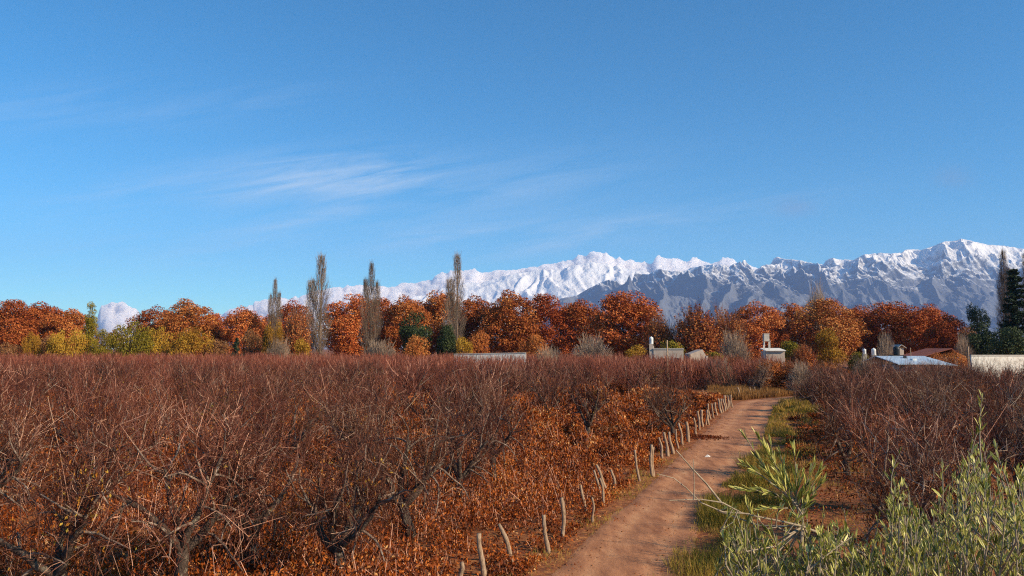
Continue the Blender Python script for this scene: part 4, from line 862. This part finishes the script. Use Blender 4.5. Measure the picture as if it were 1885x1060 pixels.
# ------------------------------------------------------------------ buildings
def part(m, name, mt, root, smooth=False): return m.build(name, Mt[mt], root, smooth)
def cyl(m, c, r, h, k=20, dome=0):
    x, y, z = c
    pr = [(z, r * .96), (z + h * .04, r), (z + h * .3, r * .985), (z + h * .32, r * 1.01), (z + h * .6, r * .985), (z + h * .62, r * 1.01), (z + h * .92, r)]
    if dome: pr += [(z + h, r * .8), (z + h * 1.1, r * .35), (z + h * 1.12, r * .2), (z + h * 1.17, r * .18)]
    else: pr += [(z + h, r * .9)]
    m.tube([(x, y, a) for a, b in pr], [b for a, b in pr], k, cap=True)
def box_house(px0, px1, top, d, depth, rot, label, mt, openings, name='house', thick=.18):
    a = at(px0, top, d); b = at(px1, top, d); w = b[0] - a[0]; h = a[2]; root = empty(name, (a[0], d, 0), rot); m = MB()
    m.box((0, 0, -.2), (w, depth, h - thick)); part(m, 'wall', mt, root)
    m = MB(); m.box((-.06, -.08, h - thick + .003), (w + .06, depth + .06, h)); part(m, 'roof_slab', 'concrete', root)
    for (x0, x1, z0, z1, nm) in openings:
        m = MB(); m.box((x0, -.03, z0), (x1, .05, z1)); f = part(m, nm, 'dark', root)
        m = MB(); m.box((x0 - .07, -.06, z1), (x1 + .07, -.002, z1 + .09)); m.box((x0 - .07, -.06, z0 - .09), (x1 + .07, -.002, z0)); m.box((x0 - .07, -.05, z0 + .003), (x0, -.002, z1 - .003)); m.box((x1, -.05, z0 + .003), (x1 + .07, -.002, z1 - .003))
        fr = m.build('frame', Mt['concrete'], f)
    tag(root, label, 'house'); return root, w, h
d = 122
root, w, h = box_house(1203, 1257, 641, d, 6, math.radians(-9), 'small flat roofed grey brown house with two dark openings', 'plaster', [(1.35, 2.2, 2.55, 3.6, 'window'), (2.95, 3.95, 1.9, 3.6, 'window')])
m = MB(); m.box((-.62, .1, -.2), (.0 - .01, 1.0, 5.75)); part(m, 'tank_pillar', 'plaster', root)
m = MB(); m.box((-.08, .5, 5.752 - .9), (.08, .7, 5.75 - .3)); part(m, 'bracket', 'concrete', root)
q = at(1197.5, 634, d + .5); m = MB(); cyl(m, (0, 0, 0), .3, .95, 20, 1); o = part(m, 'water_tank', 'tank_w', None, True); o.location = (root.location.x - .31 + .09, d + .6, 5.75); tag(o, 'tall white water tank on the pillar of the small house', 'water tank')
# lean-to side wall right of it
a = at(1268, 645, 128); b = at(1302, 646, 126); root = empty('shed', (a[0], 127, 0), 0); w = b[0] - a[0]; m = MB()
m.add([(0, 0, 0), (w, 0, 0), (w, 4, 0), (0, 4, 0), (0, 0, 4.2), (w * .8, 0, 4.9), (w * .8, 4, 4.9), (0, 4, 4.2), (w, 0, 3.9), (w, 4, 3.9)], [(0, 1, 8, 5), (1, 2, 9, 8), (3, 0, 4, 7), (2, 3, 7, 6), (4, 5, 6, 7), (5, 8, 9, 6)], [(0, 5, 4), (2, 6, 9)])
part(m, 'wall', 'plaster', root); m = MB(); m.box((w + .02, -.1, -.2), (w + .25, 3, 3.9)); part(m, 'side_wall', 'white', root); tag(root, 'low shed with pale side wall right of the small house', 'shed')
# poles
def pole(px, top, d, r, mt, label, tilt=0):
    p = at(px, top, d); m = MB(); m.tube([(0, 0, -.2), (tilt * .5, 0, p[2] * .5), (tilt, 0, p[2])], [r * 1.2, r, r * .8], 8, cap=True); o = m.build('utility_pole', Mt[mt], None, True); o.location = (p[0], d, 0); tag(o, label, 'pole')
pole(1228, 626, 100, .1, 'post', 'pale wooden pole in front of the small house'); pole(1781, 638, 112, .1, 'post', 'pale wooden pole left of the long white wall', .1)
pole(1676, 640, 122, .06, 'post', 'thin grey pole behind the blue sheet roof')
# long pale wall, centre
def long_wall(px0, px1, t0, t1, d0, d1, label, mt='white', cope=True):
    a = at(px0, t0, d0); b = at(px1, t1, d1); root = empty('boundary_wall', (a[0], a[1], 0), math.atan2(b[1] - a[1], b[0] - a[0])); Ln = math.hypot(b[0] - a[0], b[1] - a[1]); m = MB(); n = 12
    for i in range(n): pass
    m.add([(0, 0, -.2), (Ln, 0, -.2), (Ln, .2, -.2), (0, .2, -.2), (0, 0, a[2] - .12), (Ln, 0, b[2] - .12), (Ln, .2, b[2] - .12), (0, .2, a[2] - .12)], [(0, 3, 2, 1), (4, 5, 6, 7), (0, 1, 5, 4), (1, 2, 6, 5), (2, 3, 7, 6), (3, 0, 4, 7)]); part(m, 'wall_body', mt, root)
    m = MB(); m.add([(-.05, -.06, a[2] - .117), (Ln, -.06, b[2] - .117), (Ln, .26, b[2] - .117), (-.05, .26, a[2] - .117), (-.05, -.06, a[2]), (Ln, -.06, b[2]), (Ln, .26, b[2]), (-.05, .26, a[2])], [(0, 3, 2, 1), (4, 5, 6, 7), (0, 1, 5, 4), (1, 2, 6, 5), (2, 3, 7, 6), (3, 0, 4, 7)]); part(m, 'coping', 'concrete', root)
    tag(root, label, 'wall'); return root
long_wall(836, 968, 651, 648.5, 118, 116, 'long pale wall showing above the orchard in the middle')
long_wall(1788, 1960, 653, 653, 84, 86, 'long whitewashed wall at the right edge under the evergreens')
# white roof with tank tower
a = at(1409, 642, 115); b = at(1445, 642, 115); w = b[0] - a[0]; root = empty('small_house', (a[0], 115, 0), math.radians(-6)); zt = a[2]
m = MB(); m.box((.1, .1, -.2), (w - .1, 3.6, zt - .35)); part(m, 'wall', 'plaster', root)
m = MB(); m.add([(0, -.2, zt - .32), (w, -.2, zt - .32), (w, 3.9, zt - .02), (0, 3.9, zt - .02), (0, -.2, zt - .2), (w, -.2, zt - .2), (w, 3.9, zt + .12), (0, 3.9, zt + .12)], [(0, 3, 2, 1), (4, 5, 6, 7), (0, 1, 5, 4), (1, 2, 6, 5), (2, 3, 7, 6), (3, 0, 4, 7)]); part(m, 'roof', 'white', root)
for xx_ in (-.12, .62):
    for yy_ in (.2, .9): m = MB(); m.box((xx_, yy_, -.2), (xx_ + .1, yy_ + .1, zt + 1.05)); part(m, 'tower_leg', 'white', root)
m = MB(); m.box((-.18, .15, zt + 1.053), (.78, 1.05, zt + 1.15)); part(m, 'platform', 'concrete', root); tag(root, 'small white roofed house with open tank tower', 'house')
m = MB(); m.box((0, 0, 0), (.74, .7, .95)); m.box((-.04, -.04, .95), (.78, .74, 1.02)); o = part(m, 'tank_box', 'concrete', None); o.location = (a[0] - .07, 115.25, zt + 1.15); tag(o, 'boxy pinkish tank on the tower of the white roofed house', 'water tank')
def tank(px, top, bot, d, w, mt, label):
    a = at(px, top, d); b = at(px, bot, d); h = a[2] - b[2]; root = empty('tank_stand', (a[0], d, 0)); r_ = w / F * d / 2; m = MB()
    for i in range(4): leg = MB(); q = (r_ * .7 * (1 if i % 2 else -1), r_ * .7 * (1 if i > 1 else -1)); leg.tube([(q[0], q[1], -.2), (q[0], q[1], b[2] - .08)], [.06, .06], 6); part(leg, 'leg', 'concrete', root)
    m.box((-r_, -r_, b[2] - .08), (r_, r_, b[2])); part(m, 'platform', 'concrete', root); tag(root, 'stand under the ' + label, 'tank stand')
    m = MB(); cyl(m, (0, 0, 0), r_, h * .9, 20, 1); o = part(m, 'water_tank', mt, None, True); o.location = (a[0], d, b[2] + .002); tag(o, label, 'water tank')
tank(1591, 642, 651, 118, 6, 'tank_w', 'smaller cream water tank, left of the white pair'); tank(1608, 641, 653, 118, 8, 'tank_w', 'larger cream water tank, right of the white pair')

# blue sheet roof house with black tank
d = 98; a = at(1611, 655, d); b = at(1700, 655, d); w = b[0] - a[0]; zt = a[2]; ze = at(1620, 670, d - 4)[2]; root = empty('metal_roof_house', (a[0], d, 0), 0)
e = at(1739, 668, d)
m = MB(); m.box((.8, -3.2, -.2), (w + 1.2, 2.5, ze - .12)); part(m, 'wall', 'plaster', root)
m = MB(); wr_ = e[0] - a[0]
fr = [(0, 0, zt), (w, 0, zt), (wr_, -3.3, ze - .1), (.9, -3.9, ze), (w - .8, -3.9, ze)]
V_ = [(0, 0, zt), (w, 0, zt), (w - .9, -3.9, ze), (.9, -3.9, ze)]; V2 = [(x, y, z - .07) for x, y, z in V_]
m.add(V_ + V2, [(0, 3, 2, 1), (4, 5, 6, 7), (0, 1, 5, 4), (1, 2, 6, 5), (2, 3, 7, 6), (3, 0, 4, 7)]); part(m, 'front_roof', 'blueroof', root)
V_ = [(w + .02, 0, zt), (wr_, -.4, ze + .05), (wr_ - .4, -3.6, ze - .15), (w - .88, -3.9, ze)]; V2 = [(x, y, z - .07) for x, y, z in V_]
m = MB(); m.add(V_ + V2, [(0, 3, 2, 1), (4, 5, 6, 7), (0, 1, 5, 4), (1, 2, 6, 5), (2, 3, 7, 6), (3, 0, 4, 7)]); part(m, 'hip_roof', 'blueroof', root)
V_ = [(0, .02, zt), (0, 3.5, ze + .2), (w, 3.5, ze + .2), (w, .02, zt)]; V2 = [(x, y, z - .07) for x, y, z in V_]
m = MB(); m.add(V_ + V2, [(0, 3, 2, 1), (4, 5, 6, 7), (0, 1, 5, 4), (1, 2, 6, 5), (2, 3, 7, 6), (3, 0, 4, 7)]); part(m, 'rear_roof', 'blueroof', root)
m = MB(); m.box((2.9, -1.2, zt - .45), (3.2, -.95, zt + .02)); part(m, 'chimney', 'tank_b', root); m = MB(); m.box((3.4, -2.2, zt - .62), (3.9, -1.8, zt - .3)); part(m, 'roof_vent', 'tank_w', root)
m = MB(); m.box((2.2, .2, zt - .3), (3.6, 1.2, zt + .1)); part(m, 'tank_base', 'dark', root)
tag(root, 'low house with blue grey sheet metal roof', 'house')
m = MB(); cyl(m, (0, 0, 0), .37, .95, 20, 1); o = part(m, 'water_tank', 'tank_b', None, True); o.location = (a[0] + 2.9, d + .7, zt + .1); tag(o, 'black water tank on top of the blue grey roof', 'water tank')
def gable(px0, px1, top, eave, d, depth, mt, label, ridge_px):
    a = at(px0, eave, d); b = at(px1, eave, d); c = at(ridge_px, top, d); w = b[0] - a[0]; rx = c[0] - a[0]; root = empty('roofed_shed', (a[0], d, 0)); ze = a[2]; zt = c[2]
    m = MB(); m.box((.4, .3, -.2), (w - .4, depth - .2, ze - .1)); part(m, 'wall', 'plaster', root)
    for s0, s1, nm in (((0, ze), (rx, zt), 'roof_slope'), ((rx, zt), (w, ze), 'roof_slope')):
        m = MB(); V_ = [(s0[0], 0, s0[1]), (s1[0], 0, s1[1]), (s1[0], depth, s1[1]), (s0[0], depth, s0[1])]; V2 = [(x, y, z - .1) for x, y, z in V_]
        m.add(V_ + V2, [(0, 1, 2, 3), (7, 6, 5, 4), (4, 5, 1, 0), (5, 6, 2, 1), (6, 7, 3, 2), (7, 4, 0, 3)]); part(m, nm, mt, root)
    tag(root, label, 'shed')
gable(1698, 1772, 641, 656, 128, 8, 'redroof', 'rust red roofed shed behind the blue grey roof', 1752); gable(1652, 1669, 634, 640, 150, 4, 'concrete', 'little grey gabled roof behind the black tank', 1660)

# ------------------------------------------------------------------ olive tree close on the right
r = np.random.default_rng(77); root = empty('olive_tree', (3.05, 5.2, 0)); O0 = np.array([3.05, 5.2, 0]); wood = MB(); twg = MB(); lf = MB()
wood.tube([(0, 0, -.2), (.04, .02, .8), (-.05, .05, 1.6), (0, 0, 2.2)], [.15, .12, .105, .09], 10, cap=True)
def shoot(base, tip, r, dens=1.0, rad=.0045, leafy=1.0, big=1.0):
    base = np.asarray(base, float); tip = np.asarray(tip, float); L_ = np.linalg.norm(tip - base); n = 6; f = np.linspace(0, 1, n)[:, None]
    s_ = r.normal(size=3) * .05 * L_; pts = base + (tip - base) * f + s_ * np.sin(f * math.pi); twg.tube(pts - O0, np.linspace(rad, .0018, n), 5)
    m = int(L_ / .026 * dens)
    if m < 1 or leafy <= 0: return
    ff = np.sort(r.uniform(.06 if leafy > .5 else .5, 1, m)); P = np.stack([np.interp(ff, f[:, 0], pts[:, i]) for i in range(3)], 1); d = nrm(tip - base)
    az = np.arange(m) * 1.571 + r.normal(size=m) * .5 + r.uniform(0, 6); e1 = nrm(np.cross(d, [.3, .8, .2])); e2 = np.cross(d, e1)
    rad_ = np.cos(az)[:, None] * e1 + np.sin(az)[:, None] * e2; op = r.uniform(.2, 1.0, m)[:, None]; op *= (1.15 - .6 * ff[:, None]) * (.6 if big > 1 else 1)
    up_ = d + rad_ * op; up_ /= np.linalg.norm(up_, axis=1)[:, None]; ln = r.uniform(.05, .086, m) * big * (1.05 - .35 * ff); nr = d - rad_ * .3 + r.normal(size=(m, 3)) * .25
    C_ = P + up_ * (ln * .52)[:, None]; B_ = np.cross(nr, up_); B_ /= np.linalg.norm(B_, axis=1)[:, None]; Nn = np.cross(up_, B_); w_ = (ln * .105 / big ** 1.3)[:, None]; l_ = (ln * .5)[:, None]
    V_ = np.stack([C_ - up_ * l_, C_ - up_ * l_ * .3 + B_ * w_, C_ + up_ * l_ * .45 + B_ * w_ * .85, C_ + up_ * l_ - Nn * l_ * .12, C_ + up_ * l_ * .45 - B_ * w_ * .85, C_ - up_ * l_ * .3 - B_ * w_], 1)
    b_ = np.arange(m)[:, None] * 6; q = np.concatenate([b_ + [0, 1, 2, 3], b_ + [0, 3, 4, 5]]); tn = np.clip(.5 + r.normal(size=m) * .24, 0, 1)
    lf.add((V_ - O0).reshape(-1, 3), q, None, np.concatenate([tn, tn]))
def A(px, py, d): return at(px, py, d)
sk = [(1590, 1000), (1610, 950), (1640, 880), (1660, 850), (1700, 905), (1735, 860), (1765, 850), (1785, 800), (1800, 790), (1815, 800), (1850, 825), (1885, 840), (2000, 850)]
boughs = [[(0, 0, 2.1), (-.35, -.2, 2.7), (-.6, -.4, 3.15)], [(0, 0, 2.1), (.1, -.3, 2.9), (.2, -.3, 3.6)], [(0, 0, 2.1), (.45, .1, 2.8), (.8, .2, 3.4)], [(0, 0, 2.1), (-.2, .3, 2.9), (-.3, .5, 3.6)], [(0, 0, 2.1), (.3, .5, 2.8), (.5, .8, 3.5)], [(0, 0, 2.1), (-.7, -.3, 2.5), (-1.3, -.6, 2.95)]]
bp = []
for b in boughs:
    pts = wander(r, np.array(b[0]), np.array(b[1]) - b[0], .01, 1, np.zeros(3), 0, 0); pp = np.array(b, float); f = np.linspace(0, 2, 9); P = np.stack([np.interp(f, [0, 1, 2], pp[:, i]) for i in range(3)], 1) + r.normal(size=(9, 3)) * .02; P[0] = pp[0]
    wood.tube(P, np.linspace(.06, .018, 9), 7, cap=True); bp.append(P)
BP = np.vstack(bp) + O0
ns = 0
for i in range(560):
    px = r.uniform(1585, 1990); d = r.uniform(4.0, 6.3); topy = np.interp(px, [a for a, b in sk], [b for a, b in sk]); py = topy + abs(r.normal()) ** 1.0 * 140 + r.uniform(0, 50)
    if py > 1230: py = r.uniform(topy + 50, 1200)
    tip = A(px, py, d); ln = r.uniform(.22, .55); lean = r.normal(size=3) * .14; lean[0] += (px - 1820) / 1500
    base = tip - (np.array([0, 0, 1]) + lean) * ln
    shoot(base, tip, r, 1.0)
    k = np.argmin(np.linalg.norm(BP - (base - [0, 0, .15]), axis=1)); q = BP[k]
    if i % 2 == 0: twg.tube(np.array([q, (q + base) / 2 + [0, 0, -.05], base]) - O0, [.009, .007, .005], 5)
for i in range(260):
    px = r.uniform(1330, 1620); d = r.uniform(4.0, 5.0); py = 985 + abs(r.normal()) * 55 + (10 if px > 1560 else 0) + 25 * math.sin(px / 28.)
    tip = A(px, py, d); ln = r.uniform(.15, .38); base = tip - (np.array([0, 0, 1]) + r.normal(size=3) * .28) * ln; shoot(base, tip, r, .95)
    k = np.argmin(np.linalg.norm(BP - (base - [0, 0, .15]), axis=1)); q = BP[k]
    if i % 3 == 0: twg.tube(np.array([q, (q + base) / 2 + [0, 0, -.05], base]) - O0, [.008, .006, .005], 5)
D_ = 4.4
shoot(A(1806, 850, D_), A(1808, 728, D_), r, 1.1, .005); shoot(A(1795, 870, D_), A(1800, 795, D_), r); shoot(A(1850, 900, D_), A(1835, 815, D_), r); shoot(A(1655, 960, D_), A(1657, 832, D_), r, .9); shoot(A(1735, 930, D_), A(1733, 842, D_), r)
# the long pale branch reaching left over the road
br1 = [(1640, 1060), (1590, 1021), (1560, 1002), (1530, 990), (1478, 969), (1440, 960), (1400, 952), (1365, 944), (1330, 925), (1290, 919), (1232, 921)]
def pl(pts, r0, r1, d0=D_, d1=None, m=None):
    d1 = d1 or d0; n = len(pts); P = np.array([A(x, y, d0 + (d1 - d0) * i / (n - 1)) for i, (x, y) in enumerate(pts)]); (m or twg).tube(P - O0, np.linspace(r0, r1, n), 6); return P
pl(br1, .0095, .0022, 4.5, 4.1, wood); pl([(1560, 1002), (1520, 1003), (1495, 1012), (1482, 1045), (1484, 1090)], .008, .007); pl([(1330, 928), (1300, 890), (1272, 860), (1244, 828)], .006, .0025, 4.2, 4.1, wood)
pl([(1277, 920), (1278, 890), (1276, 845)], .003, .0018, 4.1); pl([(1380, 946), (1330, 942), (1290, 925), (1262, 897), (1240, 880), (1210, 872)], .0045, .002, 4.2, 4.1, wood); pl([(1358, 938), (1350, 960), (1330, 975)], .003, .002, 4.1)
pl([(1480, 968), (1515, 1060), (1530, 1110)], .006, .008); pl([(1412, 973), (1450, 968), (1465, 965)], .003, .004)
P = A(1640, 1060, 4.5); wood.tube(np.array([P, (P + BP[8]) / 2, BP[8]]) - O0, [.0125, .018, .02], 7)
st = pl([(1478, 969), (1476, 945), (1462, 925), (1440, 905), (1415, 885)], .006, .004, 4.25)
for b, t_ in [((1440, 905), (1368, 797)), ((1452, 915), (1392, 800)), ((1455, 915), (1420, 818)), ((1460, 922), (1437, 838)), ((1465, 925), (1460, 828)), ((1470, 930), (1498, 850)), ((1474, 935), (1512, 862)), ((1478, 945), (1515, 888)), ((1415, 885), (1366, 852)),
               ((1440, 920), (1380, 905)), ((1430, 915), (1362, 900)), ((1462, 930), (1420, 880)), ((1470, 945), (1440, 870)), ((1470, 940), (1478, 880)), ((1450, 935), (1402, 935)), ((1478, 950), (1500, 905))]:
    shoot(A(*b, 4.25), A(*t_, 4.25 + r.uniform(-.1, .1)), r, 2.3, .003, 1.0, 1.15)
for i in range(26):
    px = r.uniform(1345, 1520); py = r.uniform(900, 1010); tip = A(px, py, r.uniform(4.1, 4.6)); base = tip - (np.array([0, 0, 1]) + r.normal(size=3) * .3) * r.uniform(.12, .25)
    shoot(base, tip, r, 1.2, .0035, 1.0, 1.1)
    if i % 2: twg.tube(np.array([A(1478, 969, 4.4), (A(1478, 975, 4.4) + base) / 2 + [0, 0, -.03], base]) - O0, [.005, .004, .0035], 5)
shoot(A(1478, 985, 4.3), A(1470, 1010, 4.3), r); shoot(A(1560, 1000, 4.4), A(1553, 935, 4.4), r, .35)
parts = [wood.build('trunk', Mt['olive_wood'], root, True), twg.build('branches', Mt['olive_wood'], root, True), lf.build('leaves', Mt['olive'], root)]
tag(root, 'olive tree with upright silvery green shoots filling the bottom right corner', 'olive tree')

# sources never placed (none should remain)
for fam in [NEAR, FAR, LEAFY] + [[f[0] for f in v] for v in KN.values()]:
    for o in fam:
        if o.name not in USED:
            for c in kids(o): bpy.data.objects.remove(c)
            bpy.data.objects.remove(o)

# ------------------------------------------------------------------ the air
mh = bpy.data.materials.new('haze_air'); mh.use_nodes = True; n = mh.node_tree.nodes; l = mh.node_tree.links
n.remove(n['Principled BSDF']); pv = n.new('ShaderNodeVolumePrincipled'); pv.inputs['Color'].default_value = (.36, .56, 1.0, 1); pv.inputs['Density'].default_value = 3.9e-5; pv.inputs['Anisotropy'].default_value = 0.0
l.new(pv.outputs[0], n['Material Output'].inputs['Volume'])
m = MB(); m.box((-26000, -3500, -2), (26000, 18200, 2300)); o = m.build('haze', mh); tag(o, kind='stuff')
print('meshes', len(bpy.data.meshes), 'faces', sum(len(q.polygons) for q in bpy.data.meshes))
